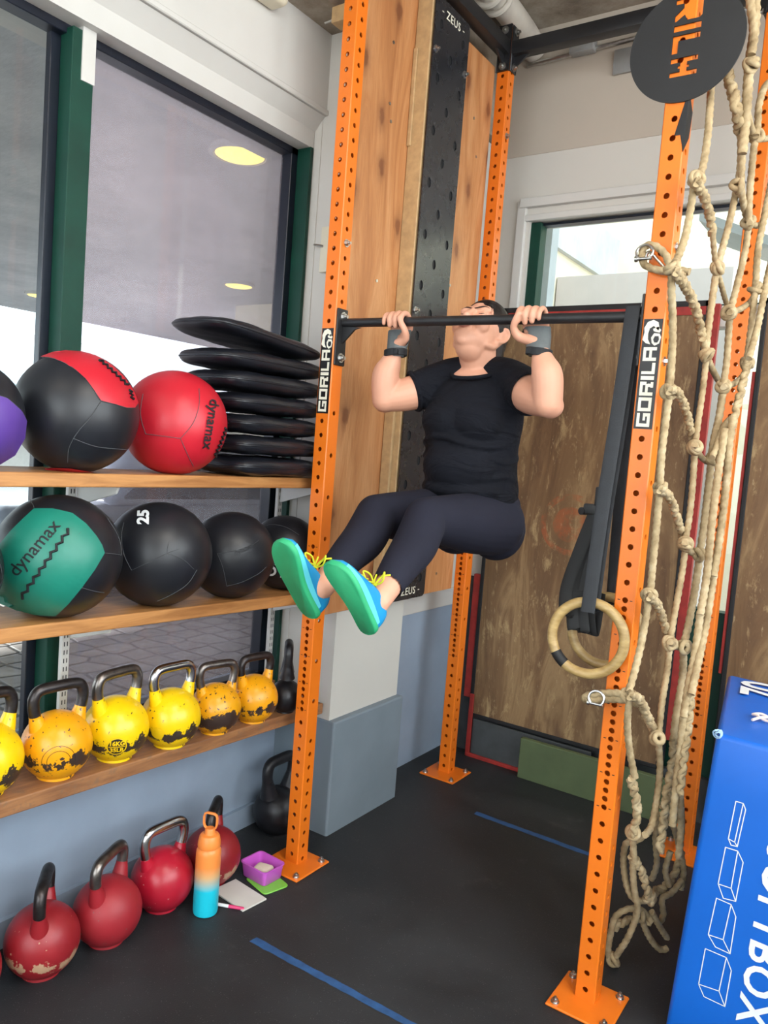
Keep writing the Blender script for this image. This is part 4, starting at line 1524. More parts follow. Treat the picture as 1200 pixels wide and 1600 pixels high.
make_ball('black medicine ball half hidden behind the left upright', (-.203, .045, 1.16), .142, 'black_vinyl', 2,
          seams=[g4([(960, 780), (1000, 760), (1060, 770), (1110, 800)], 458, 855, 63)],
          lettering=[('oyna', (-.02, -.30), .38, .52, 'print_white', .006)])

# ================================================================== BLACK PADS
r = random.Random(11)


def pillow(L, Wd, T, seed):
    bm = B()
    nu, nv = 30, 18
    rr = random.Random(seed)
    ph = [rr.uniform(0, 6) for _ in range(6)]

    def pt(u, v, s):
        u, v = math.sin(u*PI/2), math.sin(v*PI/2)
        x = u*L/2*math.sqrt(1-.22*v**4)
        y = v*Wd/2*math.sqrt(1-.22*u**4)
        h = max(0, (1-abs(u)**7)*(1-abs(v)**7))**.40
        w = 1+.07*math.sin(7*u+ph[0])*math.sin(5*v+ph[1])+.05*math.sin(13*u+9*v+ph[2])
        return V((x, y, s*T/2*h*w))
    top = [[bm.verts.new(pt(-1+2*i/nu, -1+2*j/nv, 1)) for j in range(nv+1)] for i in range(nu+1)]
    bot = [[top[i][j] if i in (0, nu) or j in (0, nv) else bm.verts.new(pt(-1+2*i/nu, -1+2*j/nv, -1)) for j in range(nv+1)] for i in range(nu+1)]
    for i in range(nu):
        for j in range(nv):
            bm.faces.new((top[i][j], top[i+1][j], top[i+1][j+1], top[i][j+1]))
            bm.faces.new((bot[i][j], bot[i][j+1], bot[i+1][j+1], bot[i+1][j]))
    rim = [pt(-1+2*i/nu, -1, 1) for i in range(nu+1)]+[pt(1, -1+2*j/nv, 1) for j in range(1, nv+1)]+[pt(1-2*i/nu, 1, 1) for i in range(1, nu+1)]+[pt(-1, 1-2*j/nv, 1) for j in range(1, nv)]
    return bm, rim


ORD = ['bottom', 'second from bottom', 'third from bottom', 'fourth from bottom', 'fifth from bottom', 'second from top', 'top']
PAD = [(-.145, .44, .070), (-.150, .45, .070), (-.150, .46, .069), (-.160, .46, .069), (-.180, .49, .068), (-.195, .52, .066), (-.225, .53, .054)]
z = SH[1](-.1)
for k, (yc, L, T) in enumerate(PAD):
    zc = z+T*.5
    z += T*1.02
    t = thing('padded_mat', 'black vinyl pad on the top shelf, %s of the stack' % ORD[k], 'pad', (-.19, yc, zc), PI/2+.03*r.uniform(-1, 1), 'stacked black pads')
    if k == 6:
        t.rotation_euler = (0, .085, PI/2-.02)
        t.location.z += .018
    bm, rim = pillow(L, .285, T*.9, k)
    obj('cushion', bm, 'pad_vinyl', t)
    bm = B()
    tube(bm, rim, .0035, 6, closed=True)
    obj('piping', bm, 'pad_vinyl', t)

# ================================================================== KETTLEBELLS


def make_kettlebell(name, label, loc, rz, sc, paint, steel, group, horn=.205, thick=1.0, bodyR=.1, emblem=None):
    t = thing('kettlebell', label, 'kettlebell', loc, rz, group)
    t.scale = (sc, sc, sc)
    R = bodyR
    bm = B()
    zc = R*.93
    prof = [(0, 0.001), (R*.52, 0.0)]
    a0 = math.asin(-.86)
    for k in range(22):
        a = a0+(PI/2-a0)*k/21
        prof.append((R*math.cos(a), zc+R*math.sin(a)))
    prof[-1] = (0, zc+R)
    lathe(bm, prof, 48)
    k_ = R/.1
    path = [(-.058*k_, 0, .148), (-.069*k_, 0, .185), (-.0775*k_, 0, .222), (-.0745*k_, 0, .250), (-.056*k_, 0, .2665), (0, 0, .2690), (.056*k_, 0, .2665), (.0745*k_, 0, .250), (.0775*k_, 0, .222), (.069*k_, 0, .185), (.058*k_, 0, .148)]
    full = catmull(path, 8)
    h = .0165*thick
    for s in (-1, 1):
        P = [p for p in full if p.x*s > 0 and p.z < horn]
        P.sort(key=lambda p: p.z)
        n = len(P)
        tube(bm, P, [h*(1.75-.7*min(1, i/(n-1)*1.1)) for i in range(n)], 18)
    b = obj('body', bm, paint, t, angle=60)
    P = [p for p in full if p.z >= horn-.004]
    bm = B()
    tube(bm, P, h, 18)
    obj('handle', bm, steel, t)
    if emblem:
        emblem(t, R, zc)
    return t


def emb_weight(body1, body2, ang, el, size=.03):
    def f(t, R, zc):
        a, e = ang-t.rotation_euler.z, el
        d = V((math.cos(a)*math.cos(e), math.sin(a)*math.cos(e), math.sin(e)))
        bm = B()
        n = 40
        ring = []
        for k in range(n):
            ring.append((size*math.cos(2*PI*k/n), size*math.sin(2*PI*k/n)))
        bm = outline_mesh([ring], 0)
        bmesh.ops.subdivide_edges(bm, edges=[x for x in bm.edges if x.calc_length() > .012], cuts=2)
        wrap_on_ball(bm, (0, 0, zc), R, d, (0, 0, 1), .0006)
        obj('emblem_field', bm, 'steel_dark', t, smooth=False)
        bm = outline_mesh([ring, [(x*.88, y*.88) for x, y in ring]], 0)
        wrap_on_ball(bm, (0, 0, zc), R, d, (0, 0, 1), .0012)
        obj('emblem_ring', bm, 'emblem_yellow', t, smooth=False)
        for txt, dy in ((body1, size*.36), (body2, -size*.40)):
            bm = text_bm(txt, size*.66, 0, 1, .0008)
            bm.transform(Matrix.Translation((0, dy, 0)))
            wrap_on_ball(bm, (0, 0, zc), R, d, (0, 0, 1), .0014)
            obj('lettering', bm, 'emblem_yellow', t, smooth=False)
        bm = outline_mesh([[(-size*.8, -.0012), (size*.8, -.0012), (size*.8, .0012), (-size*.8, .0012)]], 0)
        wrap_on_ball(bm, (0, 0, zc), R, d, (0, 0, 1), .0014)
        obj('emblem_bar', bm, 'emblem_yellow', t, smooth=False)
    return f


def emb_star(ang, el, mat='emblem_orange', size=.014, arcs=True):
    def f(t, R, zc):
        a, e = ang-t.rotation_euler.z, el
        d = V((math.cos(a)*math.cos(e), math.sin(a)*math.cos(e), math.sin(e)))
        st = []
        for k in range(10):
            rr_ = size if k % 2 == 0 else size*.42
            st.append((rr_*math.sin(2*PI*k/10), rr_*math.cos(2*PI*k/10)))
        bm = outline_mesh([st], 0)
        wrap_on_ball(bm, (0, 0, zc), R, d, (0, 0, 1), .0012)
        obj('star', bm, mat, t, smooth=False)
        if arcs:
            for rad in (size*2.3, size*3.3):
                o_, i_ = [], []
                for k in range(33):
                    q_ = PI*(-.05+1.1*k/32)
                    o_.append((rad*math.cos(q_), rad*math.sin(q_)))
                    i_.append(((rad-.0013)*math.cos(q_), (rad-.0013)*math.sin(q_)))
                bm = outline_mesh([o_+i_[::-1]], 0)
                wrap_on_ball(bm, (0, 0, zc), R, d, (0, 0, 1), .0008)
                obj('emblem_arc', bm, 'steel_dark', t, smooth=False)
    return f


def emb_disc(ang, el, mat, size=.02):
    def f(t, R, zc):
        a, e = ang-t.rotation_euler.z, el
        d = V((math.cos(a)*math.cos(e), math.sin(a)*math.cos(e), math.sin(e)))
        bm = outline_mesh([[(size*math.cos(2*PI*k/28), size*math.sin(2*PI*k/28)) for k in range(28)]], 0)
        bmesh.ops.subdivide_edges(bm, edges=[x for x in bm.edges if x.calc_length() > .012], cuts=1)
        wrap_on_ball(bm, (0, 0, zc), R, d, (0, 0, 1), .0014)
        obj('emblem_disc', bm, mat, t, smooth=False)
    return f


GY, GR = 'yellow kettlebells on the lowest shelf', 'red kettlebells on the floor'
s3 = SH[3]
TC = -.72   # bearing from the shelf towards the middle of the gym
make_kettlebell('k', 'yellow kettlebell with a round emblem, cut by the left edge of the lowest shelf', (-.17, -1.128, s3(-1.128)+.001), PI/2+.1, .98, 'kb_yellow', 'steel_dark', GY,
                emblem=emb_disc(TC+.1, -.18, 'steel_dark', .03))
make_kettlebell('k', 'orange-yellow kettlebell with a star emblem and a dark chipped handle', (-.152, -.928, s3(-.928)+.001), PI/2-.05, .96, 'kb_orange', 'steel_dark', GY, horn=.195, emblem=emb_star(TC+.2, -.15))
make_kettlebell('k', 'bright yellow kettlebell marked 16KG 35LB in a ring', (-.155, -.729, s3(-.729)+.001), PI/2+.08, .98, 'kb_yellow', 'steel_bare', GY, emblem=emb_weight('16KG', '35LB', TC+.12, -.24, .029))
make_kettlebell('k', 'bright yellow kettlebell with a shiny handle and a plain yellow disc', (-.132, -.536, s3(-.536)+.001), PI/2-.04, .95, 'kb_yellow', 'steel_bright', GY, emblem=emb_disc(TC-.42, -.22, 'emblem_yellow', .022))
make_kettlebell('k', 'orange kettlebell with a wide chipped band and frosted handle', (-.128, -.345, s3(-.345)+.001), PI/2-.22, .87, 'kb_orange_chipped', 'steel_bare', GY, horn=.19)
make_kettlebell('k', 'orange kettlebell with a dark handle, last before the small black one on the shelf', (-.124, -.161, s3(-.161)+.001), PI/2-.12, .87, 'kb_orange', 'steel_dark', GY, emblem=emb_star(TC+.15, -.1, 'steel_dark', .011, False))
make_kettlebell('k', 'small black kettlebell at the right end of the lowest shelf', (-.118, .008, s3(.008)+.001), 2.30, .95, 'iron_black', 'iron_black', 'black kettlebells', thick=1.05, bodyR=.066)
make_kettlebell('k', 'red kettlebell cut by the left edge, on the floor', (-.180, -1.165, 0), 2.3, 1.0, 'kb_red_dusty', 'steel_dark', GR)
make_kettlebell('k', 'red kettlebell seen handle-on, with a worn tan band, leftmost whole one on the floor', (-.148, -.949, 0), 2.42, 1.02, 'kb_red', 'steel_dark', GR)
make_kettlebell('k', 'dusty dark red kettlebell between the banded one and the shiny crimson one', (-.130, -.745, 0), PI/2+.42, 1.02, 'kb_red_dusty', 'steel_bare', GR, horn=.21)
make_kettlebell('k', 'shiny crimson kettlebell with pale chips and a bright steel handle', (-.146, -.521, 0), PI/2-.02, 1.02, 'kb_crimson', 'steel_bright', GR, horn=.19)
make_kettlebell('k', 'red kettlebell standing behind the water bottle', (-.138, -.308, 0), 2.2, 1.0, 'kb_red', 'steel_dark', GR)
make_kettlebell('k', 'black kettlebell on the floor behind the left upright', (-.205, .108, 0), PI/2, 1.12, 'iron_black', 'iron_black', 'black kettlebells', thick=1.15, bodyR=.086)

# ================================================================== SMALL THINGS ON THE FLOOR
t = thing('water_bottle', 'water bottle fading from turquoise to orange, standing on the floor by the red kettlebells', 'bottle', (-.010, -.452, 0))
bm = B()
lathe(bm, [(0, .002), (.034, .001), (.0385, .004), (.0405, .012), (.0405, .16), (.0405, .205), (.0395, .216), (.034, .226), (.028, .231), (0, .231)], 40)
obj('flask', bm, 'bottle_fade', t)
bm = B()
lathe(bm, [(0, .229), (.0365, .229), (.0375, .233), (.037, .243), (.033, .262), (.029, .268), (.018, .271), (.0165, .274), (.0165, .285), (.014, .289), (0, .289)], 36)
lid = obj('lid', bm, 'lid_orange', t)
bm = B()
lp = [(-.010, .283), (-.0215, .292), (-.0255, .303), (-.0255, .325), (-.022, .334), (-.014, .338), (.014, .338), (.022, .334), (.0255, .325), (.0255, .303), (.0215, .292), (.010, .283)]
tube(bm, [(x*.86+.0, x*.30, z) for x, z in lp], (.0038, .0055), 8)
obj('carry_loop', bm, 'lid_orange', lid)

t = thing('food_container', 'magenta plastic box holding a block of chalk, beside the left upright', 'container', (-.014, -.178, 0), -.05)
bm = B()
n = 28


def rrect(w, d, rad, z, n=6):
    out = []
    for sx, sy, a0 in ((1, 1, 0), (-1, 1, 90), (-1, -1, 180), (1, -1, 270)):
        for k in range(n+1):
            a = math.radians(a0+90*k/n)
            out.append((sx*(w-rad)+rad*math.cos(a), sy*(d-rad)+rad*math.sin(a), z))
    return out


def loft(bm, rings, close_first=True, close_last=True):
    R_ = [[bm.verts.new(p) for p in r_] for r_ in rings]
    for A, Bq in zip(R_, R_[1:]):
        m = len(A)
        for k in range(m):
            bm.faces.new((A[k], A[(k+1) % m], Bq[(k+1) % m], Bq[k]))
    if close_first:
        bm.faces.new(R_[0][::-1])
    if close_last:
        bm.faces.new(R_[-1])


loft(bm, [rrect(.054, .042, .012, .006), rrect(.057, .045, .014, .009), rrect(.062, .050, .015, .055), rrect(.065, .053, .016, .057), rrect(.065, .053, .016, .060), rrect(.060, .048, .014, .060), rrect(.0545, .0425, .012, .011)])
obj('tub', bm, 'magenta_plastic', t)
bm = B()
box(bm, (-.036, -.028, .0115), (.030, .026, .046), .012, 3)
co = tag(obj('chalk_block', bm, 'chalk'), 'pale block of chalk lying in the magenta box', 'chalk')
co.location = (-.008, -.176, 0)
co.rotation_euler = (0, 0, .25)
bm = B()
loft(bm, [rrect(.062, .050, .016, .0005), rrect(.064, .052, .016, .003), rrect(.062, .050, .016, .0058)])
o = tag(obj('container_lid', bm, 'lime_plastic'), 'lime green lid lying under the magenta box', 'lid')
o.location = (.022, -.190, 0)
o.rotation_euler = (0, 0, -.25)
bm = B()
box(bm, (-.082, -.052, .001), (.082, .052, .007), .001, 1)
o = tag(obj('notepad', bm, 'paper', smooth=False), 'blank pale notepad lying on the floor between bottle and box', 'notepad')
o.location = (.006, -.312, 0)
o.rotation_euler = (0, 0, -.10)
t = thing('marker_pen', 'pink and white marker pen lying at the edge of the notepad', 'pen', (.022, -.378, .006))
d = V((.085, .040, 0)).normalized()
c0 = V((.030, -.385, .0065))
bm = B()
tube(bm, [c0-d*.055, c0-d*.054, c0+d*.0, c0+d*.001], [.004, .0055, .0055, .005], 14)
obj('barrel', bm, 'print_white', t, world=True)
bm = B()
tube(bm, [c0, c0+d*.001, c0+d*.05, c0+d*.054], [.005, .006, .0055, .003], 14)
obj('cap', bm, 'pink_marker', t, world=True)
bm = B()
tube(bm, [c0-d*.062, c0-d*.055], [.0035, .0045], 12)
obj('end_plug', bm, 'pink_marker', t, world=True)
for lab, pts in (('blue tape line on the floor nearest the camera, left of the near upright', [(.205, -.468), (.80, -.452), (.80, -.428), (.208, -.438)]),
                 ('faded blue tape line on the floor in the middle of the rack', [(.32, .806), (.90, .806), (.90, .836), (.318, .838)])):
    bm = B()
    rr = random.Random(5)
    A, Bq, C_, D_ = [V((*p, 0)) for p in pts]
    lo_, hi_ = [], []
    for k in range(31):
        lo_.append(A.lerp(Bq, k/30)+V((0, rr.uniform(-.0015, .0015), .0008)))
        hi_.append(D_.lerp(C_, k/30)+V((0, rr.uniform(-.0015, .0015), .0008)))
    vl = [bm.verts.new(p) for p in lo_]
    vh = [bm.verts.new(p) for p in hi_]
    for k in range(30):
        bm.faces.new((vl[k], vl[k+1], vh[k+1], vh[k]))
    tag(obj('tape_line', bm, 'blue_tape', smooth=False), lab, 'tape', 'blue tape lines')

# ================================================================== GYMNASTIC RINGS


def gym_ring(label, rc, top, y_top, xs, width, tape, tail, offs):
    t = thing('gymnastic_ring', label, 'ring', rc, 0, 'gymnastic rings')
    rc = V(rc)
    R = .1015
    bm = B()
    tilt = V((.0, .04, 1)).normalized()
    pts = [rc+V((1, .10, 0)).normalized()*(R*math.cos(2*PI*k/64))+tilt*(R*math.sin(2*PI*k/64)) for k in range(64)]
    tube(bm, pts, .0145, 16, closed=True)
    obj('hoop', bm, 'ring_wood', t, world=True)
    if tape:
        bm = B()
        seg = [rc+V((1, .10, 0)).normalized()*(R*math.cos(a))+tilt*(R*math.sin(a)) for a in [math.radians(212+2.4*k) for k in range(11)]]
        tube(bm, seg, .0153, 16)
        note(obj('tape_band', bm, 'nylon_dark', t, world=True), 'black tape band')
    # strap: over the bar, down, round the hoop and back up
    zt = rc.z+R
    for off, nm in zip(offs, ('strap', 'strap')):
        bm = B()
        pts = [(xs, y_top+off, top), (xs-.004, (y_top*2+rc.y)/3+off*1.0, top*.67+zt*.33), (xs-.012, (y_top+2*rc.y)/3+off*.9, top*.33+zt*.67), (rc.x, rc.y+off*1.0, zt), (rc.x, rc.y+off*1.0, zt-.018)]
        if off < 0:
            pts = [(xs, y_top+.012, top+.0175), (xs, y_top-.010, top+.014)]+pts
            pts += [(rc.x, rc.y-.006, zt-.024), (rc.x, rc.y+.012, zt-.022)]
        if off == max(offs) and not tape:
            pts = [(xs, y_top-.004, top+.0225), (xs, y_top+.015, top+.0205), (xs, y_top+.0265, top+.010)]+pts
        tube(bm, catmull(pts, 5), (width/2, .0016), 12, side=(1, 0, 0))
        obj(nm, bm, 'nylon', t, world=True)
    if tail:
        bm = B()
        box(bm, (rc.x-.062, rc.y+.030, rc.z+.345), (rc.x-.022, rc.y+.052, rc.z+.375), .006, 2)
        cyl(bm, (rc.x-.066, rc.y+.03, rc.z+.352), (rc.x-.056, rc.y+.056, rc.z+.352), .011, 12)
        box(bm, (rc.x-.030, rc.y+.028, rc.z+.37), (rc.x-.010, rc.y+.046, rc.z+.425), .004, 2)
        obj('cam_buckle', bm, 'dull_black', t, world=True)
        for dx, dz, ph in ((-.088, .045, 0), (-.062, .012, .5), (-.034, .008, 1.0), (-.012, .005, 1.5)):
            bm = B()
            y = rc.y+.045+.012*ph
            pts = [(rc.x-.030, y-.005, rc.z+.345), (rc.x-.042+dx*.25, y+.004, rc.z+.24), (rc.x-.03+dx*.75, y+.010, rc.z+.12), (rc.x+dx, y, rc.z+dz), (rc.x+dx+.006, y+.012, rc.z+dz+.012), (rc.x+dx+.01, y+.014, rc.z+.12)]
            tube(bm, catmull(pts, 6), (.019, .0022), 10, side=(1, .35*math.sin(ph*3), 0))
            obj('webbing_tail', bm, 'nylon_dark', t, world=True)
    return t


gym_ring('wooden gym ring on a black strap, in front of the near upright, with black tape', (1.047, -.078, 1.073), ZP, 0, 1.0615, .040, True, True, (-.019, .0175))
gym_ring('second wooden gym ring, hanging behind the first and the near upright', (1.052, .062, 1.073), ZP, .0, 1.0655, .032, False, False, (.0225, .0265))

# ================================================================== CLIMBING NET
t = thing('climbing_net', 'knotted tan rope climbing net hanging between the right uprights', 'net', (1.2, .2, .02))
for kind, rad, pts in ROPES:
    bm = B()
    P = [V(p) for p in pts]
    L = sum((a-b).length for a, b in zip(P, P[1:]))
    n = max(3, int(L/(len(P)-1)/.0042))
    path = catmull(P, n)
    if kind == 's':
        tube(bm, path, rad, 12, lobe=.115, twist=2*PI/.021)
    else:
        for s in range(3):
            pp = []
            dist = 0
            for i, p in enumerate(path):
                if i:
                    dist += (p-path[i-1]).length
                tg = (path[min(i+1, len(path)-1)]-path[max(i-1, 0)]).normalized()
                a = tg.cross(V((1, .2, 0))).normalized()
                b = tg.cross(a)
                w = 2*PI*dist/.075+s*2*PI/3
                pp.append(p+a*(math.cos(w)*rad*.52)+b*(math.sin(2*w+s)*rad*.38))
            tube(bm, pp, rad*.56, 9, lobe=.12, twist=2*PI/.014)
    obj('rope', bm, 'rope', t, world=True, angle=75)
rk = random.Random(2)
for k in KNOTS:
    bm = B()
    k = V(k)
    for j in range(3):
        ax = V((rk.uniform(-1, 1), rk.uniform(-1, 1), rk.uniform(-.6, .6))).normalized()
        a = ax.orthogonal().normalized()
        b = ax.cross(a)
        R = .0125+.002*j
        tube(bm, [k+ax*((j-1)*.007)+a*(R*math.cos(2*PI*i/18))+b*(R*math.sin(2*PI*i/18)) for i in range(18)], .0078, 9, closed=True)
    obj('knot', bm, 'rope', t, world=True, angle=75)
for p, fl in (((1.098, -.078, 2.139), 1), ((1.088, -.075, .912), 1)):
    bm = B()
    p = V(p)
    up_ = fl > 0
    pts = [p+V((.022*math.sin(a)-.0, .004*math.cos(a), .020*math.cos(a)-.004)) for a in [math.radians(-140+280*k/16) for k in range(17)]]
    tube(bm, pts, .0035, 8)
    cyl(bm, p+V((-.018, .0, -.021)), p+V((.02, .0, -.021)), .0045, 10)
    cyl(bm, p+V((-.024, .0, -.021)), p+V((-.018, .0, -.021)), .008, 10)
    obj('shackle', bm, 'zinc', t, world=True)
bm = B()
pts = [(1.16, -.062, 2.085), (1.13, -.0615, 2.115), (1.105, -.061, 2.14), (1.096, -.061, 2.13), (1.10, -.061, 2.105), (1.125, -.0615, 2.085), (1.155, -.062, 2.078)]
tube(bm, catmull([(x, y+.006, z) for x, y, z in pts], 6), (.004, .006), 8)
obj('thimble', bm, 'zinc', t, world=True)

# ================================================================== BLUE FOAM BOX
T_, B_ = V((1.397, -.004, .873)), V((1.354, -.033, 0))
upb = (T_-B_).normalized()
W_, D_ = .62, .69
bk = V((-.103, .696, 0))
bkb = V((-.045, .70, 0))
t = thing('foam_box', 'big blue foam jump box with white printing in the near right corner', 'box', (1.65, .3, 0))
bm = B()
hexa(bm, [B_+V((0, 0, .001)), B_+V((W_, 0, .001)), B_+V((W_, .7, .001)), B_+bkb+V((0, 0, .001))],
     [T_, T_+V((W_, 0, -.02)), T_+V((W_, 0, -.02))+bk, T_+bk], .014, 4)
bmesh.ops.subdivide_edges(bm, edges=[e for e in bm.edges if e.calc_length() > .3], cuts=5, use_grid_fill=True)
bx = obj('cover', bm, 'box_blue', t, world=True, angle=50)
nx = V((.99879, -.00163, -.04914))
nn = upb.cross(nx)
nn = -nn if nn.y > 0 else nn


def face_pt(u, v, d=.0016):
    return T_+nx*u+upb*v+nn*d


LINES = [[[(0.074, -0.162), (0.092, -0.161), (0.1, -0.175), (0.096, -0.278), (0.081, -0.28), (0.072, -0.266), (0.074, -0.162)], [(0.092, -0.161), (0.088, -0.269), (0.096, -0.278)], [(0.072, -0.266), (0.088, -0.269)]],
         [[(0.069, -0.291), (0.099, -0.289), (0.116, -0.313), (0.115, -0.421), (0.085, -0.426), (0.067, -0.394), (0.069, -0.291)], [(0.099, -0.289), (0.099, -0.392), (0.115, -0.421)], [(0.067, -0.394), (0.099, -0.392)]],
         [[(0.069, -0.433), (0.106, -0.434), (0.122, -0.461), (0.124, -0.563), (0.087, -0.562), (0.065, -0.538), (0.069, -0.433)], [(0.106, -0.434), (0.102, -0.534), (0.124, -0.563)], [(0.065, -0.538), (0.102, -0.534)]],
         [[(0.064, -0.578), (0.117, -0.577), (0.134, -0.605), (0.134, -0.706), (0.081, -0.706), (0.063, -0.68), (0.064, -0.578)], [(0.117, -0.577), (0.114, -0.673), (0.134, -0.706)], [(0.063, -0.68), (0.114, -0.673)]]]
for grp in LINES:
    bm = B()
    for ln in grp:
        for (a, b) in zip(ln, ln[1:]):
            p, q_ = face_pt(*a), face_pt(*b)
            w = (q_-p).normalized().cross(nn)*.0012
            e = (q_-p).normalized()*.0008
            bm.faces.new([bm.verts.new(x) for x in (p-w-e, q_-w+e, q_+w+e, p+w-e)])
    obj('printed_outline', bm, 'print_white', bx, world=True, smooth=False)
bm = text_bm('SOFTBOX', .105, 0, 1.08, .0022)
xs = [v.co.x for v in bm.verts]
xm = max(xs)
bm.transform(Matrix.Translation((-xm, 0, 0)))
fm = frame_mat(face_pt(.198, -.728), -upb, nx, nn)
bm.transform(fm)
obj('lettering', bm, 'print_white', bx, world=True, smooth=False)
bm = text_bm('70', .21, 0, .95, .003)
bm.transform(frame_mat(T_+V((.045, .560, .0018)), (-.14, .99, 0), (-.99, -.14, .033), (0.033, 0, 1)))
obj('lettering', bm, 'print_white', bx, world=True, smooth=False)
bm = B()
rr = random.Random(9)
for k in range(5):
    o_ = T_+V((.004+rr.uniform(-.004, .004), .0+rr.uniform(-.006, .004), -.002))
    R = rr.uniform(.006, .011)
    tube(bm, [o_+V((R*math.cos(a), .3*R*math.sin(2*a), R*math.sin(a)+rr.uniform(-.002, .002))) for a in [2*PI*i/14 for i in range(14)]], .0016, 5, closed=True)
obj('frayed_corner', bm, 'frayed', t, world=True)
bm = B()
c0 = T_+V((.085, .215, .0045))
loop = [(-.035, -.04), (-.015, .0), (.0, .035), (.03, .045), (.05, .02), (.035, -.01), (.0, -.005), (-.03, .015), (-.045, .03), (-.02, .045), (.02, .03), (.06, -.01), (.085, -.05)]
tube(bm, catmull([c0+V((x*.8, y*.8, .004*(i % 2)-.0012*x*20)) for i, (x, y) in enumerate(loop)], 6), .004, 8)
tag(obj('cord_loop', bm, 'cord_white'), 'short pale cord looped on top of the blue foam box', 'cord')

# ================================================================== THE PERSON, PULLED UP TO THE BAR
per = thing('person', 'person in black clothes and teal shoes hanging at the pull-up bar, chin up, legs forward', 'person', (.5, .17, 1.3))
X = V((1, 0, 0))
bm = B()
th = math.radians(33)
HU, HF, HR = V((0, math.sin(th), math.cos(th))), V((0, -math.cos(th), math.sin(th))), V((-1, 0, 0))
HC = V((.497, .157, 1.972))
AX = (HR, HF, HU)


def H(r_, f_, u_):
    return HC+HR*r_+HF*f_+HU*u_


# head: skull, jaw, chin, cheeks, brow, nose, lips, ears
ellip(bm, H(0, -.012, .018), (.076, .094, .100), AX)
ellip(bm, H(0, .016, -.035), (.068, .076, .080), AX)
ellip(bm, H(0, .042, -.068), (.053, .052, .046), AX)
ellip(bm, H(0, .066, -.090), (.028, .024, .022), AX)
ellip(bm, H(0, .02, -.095), (.045, .05, .032), AX)
for s in (-1, 1):
    ellip(bm, H(s*.036, .062, -.030), (.030, .026, .034), AX)
    ellip(bm, H(s*.030, .066, .036), (.032, .014, .016), AX)
    ellip(bm, H(s*.033, .074, .010), (.0155, .0105, .0095), AX)
    limb(bm, [H(s*.055, .02, -.07), H(s*.062, -.01, -.055), H(s*.066, -.03, -.02)], [.014, .013, .012], 12, 4)
    # ear: rim and lobe
    ea = [H(s*.076, -.012, .022), H(s*.084, -.022, .028), H(s*.088, -.036, .018), H(s*.086, -.038, -.002), H(s*.080, -.026, -.022), H(s*.075, -.012, -.032)]
    limb(bm, ea, [.006, .0065, .0065, .006, .0065, .0075], 10, 4)
    ellip(bm, H(s*.076, -.022, .0), (.006, .014, .024), AX)
limb(bm, [H(0, .084, .022), H(0, .098, -.004), H(0, .108, -.022)], [.0085, .010, .0125], 12, 4)
for s in (-1, 1):
    ellip(bm, H(s*.012, .097, -.026), (.0095, .011, .008), AX)
ellip(bm, H(0, .089, -.055), (.026, .010, .010), AX)
# neck and shoulder girdle
limb(bm, [(.5, .18, 1.80), (.5, .170, 1.86), H(0, -.005, -.05)], [(.074, .066), (.067, .064), (.062, .062)], 20, 6, X)
limb(bm, [(.5, .17, 1.80), (.5, .16, 1.66), (.5, .17, 1.52), (.5, .2, 1.38)], [(.13, .075), (.155, .105), (.145, .11), (.150, .12)], 28, 6, X)
for s in (-1, 1):
    limb(bm, [(.5+s*.03, .185, 1.85), (.5+s*.09, .175, 1.825), (.5+s*.15, .15, 1.80)], [.04, .045, .05], 16, 5)
# arms: her right is at the smaller x
ARM = {-1: dict(sh=(.337, .140, 1.785), el=(.226, .018, 1.728), wr=(.2585, .013, 1.898), mid=(.228, .010, 1.805)),
       1: dict(sh=(.664, .145, 1.790), el=(.824, .012, 1.733), wr=(.780, .013, 1.898), mid=(.818, .004, 1.810))}
for s in (-1, 1):
    a = {k: V(v) for k, v in ARM[s].items()}
    um = a['sh'].lerp(a['el'], .5)+V((0, -.006, -.004))
    limb(bm, [a['sh'], um, a['el']], [.060, .058, .044], 20, 6)
    ellip(bm, a['el']+V((s*.006, .010, -.008)), (.040, .040, .038))
    limb(bm, [a['el'], a['mid'], a['mid'].lerp(a['wr'], .45), a['mid'].lerp(a['wr'], .8), a['wr']], [.045, .0475, .038, (.0285, .025), (.0265, .0215)], 20, 6)
# hands closed over the bar
FING = {-1: [.2955, .2725, .2495, .2275], 1: [.7185, .7415, .7645, .7865]}      # index to little finger


def barpt(x, ang, R):
    a = math.radians(ang)
    return V((x, R*math.cos(a), ZP+.004+R*math.sin(a)))


for s in (-1, 1):
    wr = V(ARM[s]['wr'])
    fx = FING[s]
    xm = sum(fx)/4
    limb(bm, [wr, wr.lerp(V((xm, .030, ZP-.010)), .45)+V((0, .004, 0)), V((xm, .033, ZP-.012))], [(.028, .021), (.038, .018), (.043, .0145)], 20, 6, X)
    for i, x in enumerate(fx):
        fr = [.0096, .0100, .0096, .0084][i]
        R = .0166+fr
        end = [212, 222, 216, 200][i]
        pts = [V((x, .036, ZP-.014)), barpt(x, 8, R+.003), barpt(x, 50, R+.002), barpt(x, 88, R+.001), barpt(x, 125, R), barpt(x, 165, R), barpt(x, end, R)]
        limb(bm, pts, [fr*1.12, fr*1.1, fr*1.02, fr*1.06, fr, fr*.98, fr*.86], 12, 4)
    m = -s      # the thumb lies towards the middle of the body
    x0 = fx[0]
    limb(bm, [V((wr.x+m*.010, .010, ZP-.066)), V((x0+m*.002, .004, ZP-.052)), V((x0+m*.014, -.016, ZP-.030)), V((x0+m*.006, -.0275, ZP-.008)), V((x0-m*.004, -.0295, ZP+.012))],
         [.017, .0155, .0118, .0104, .0088], 14, 5)
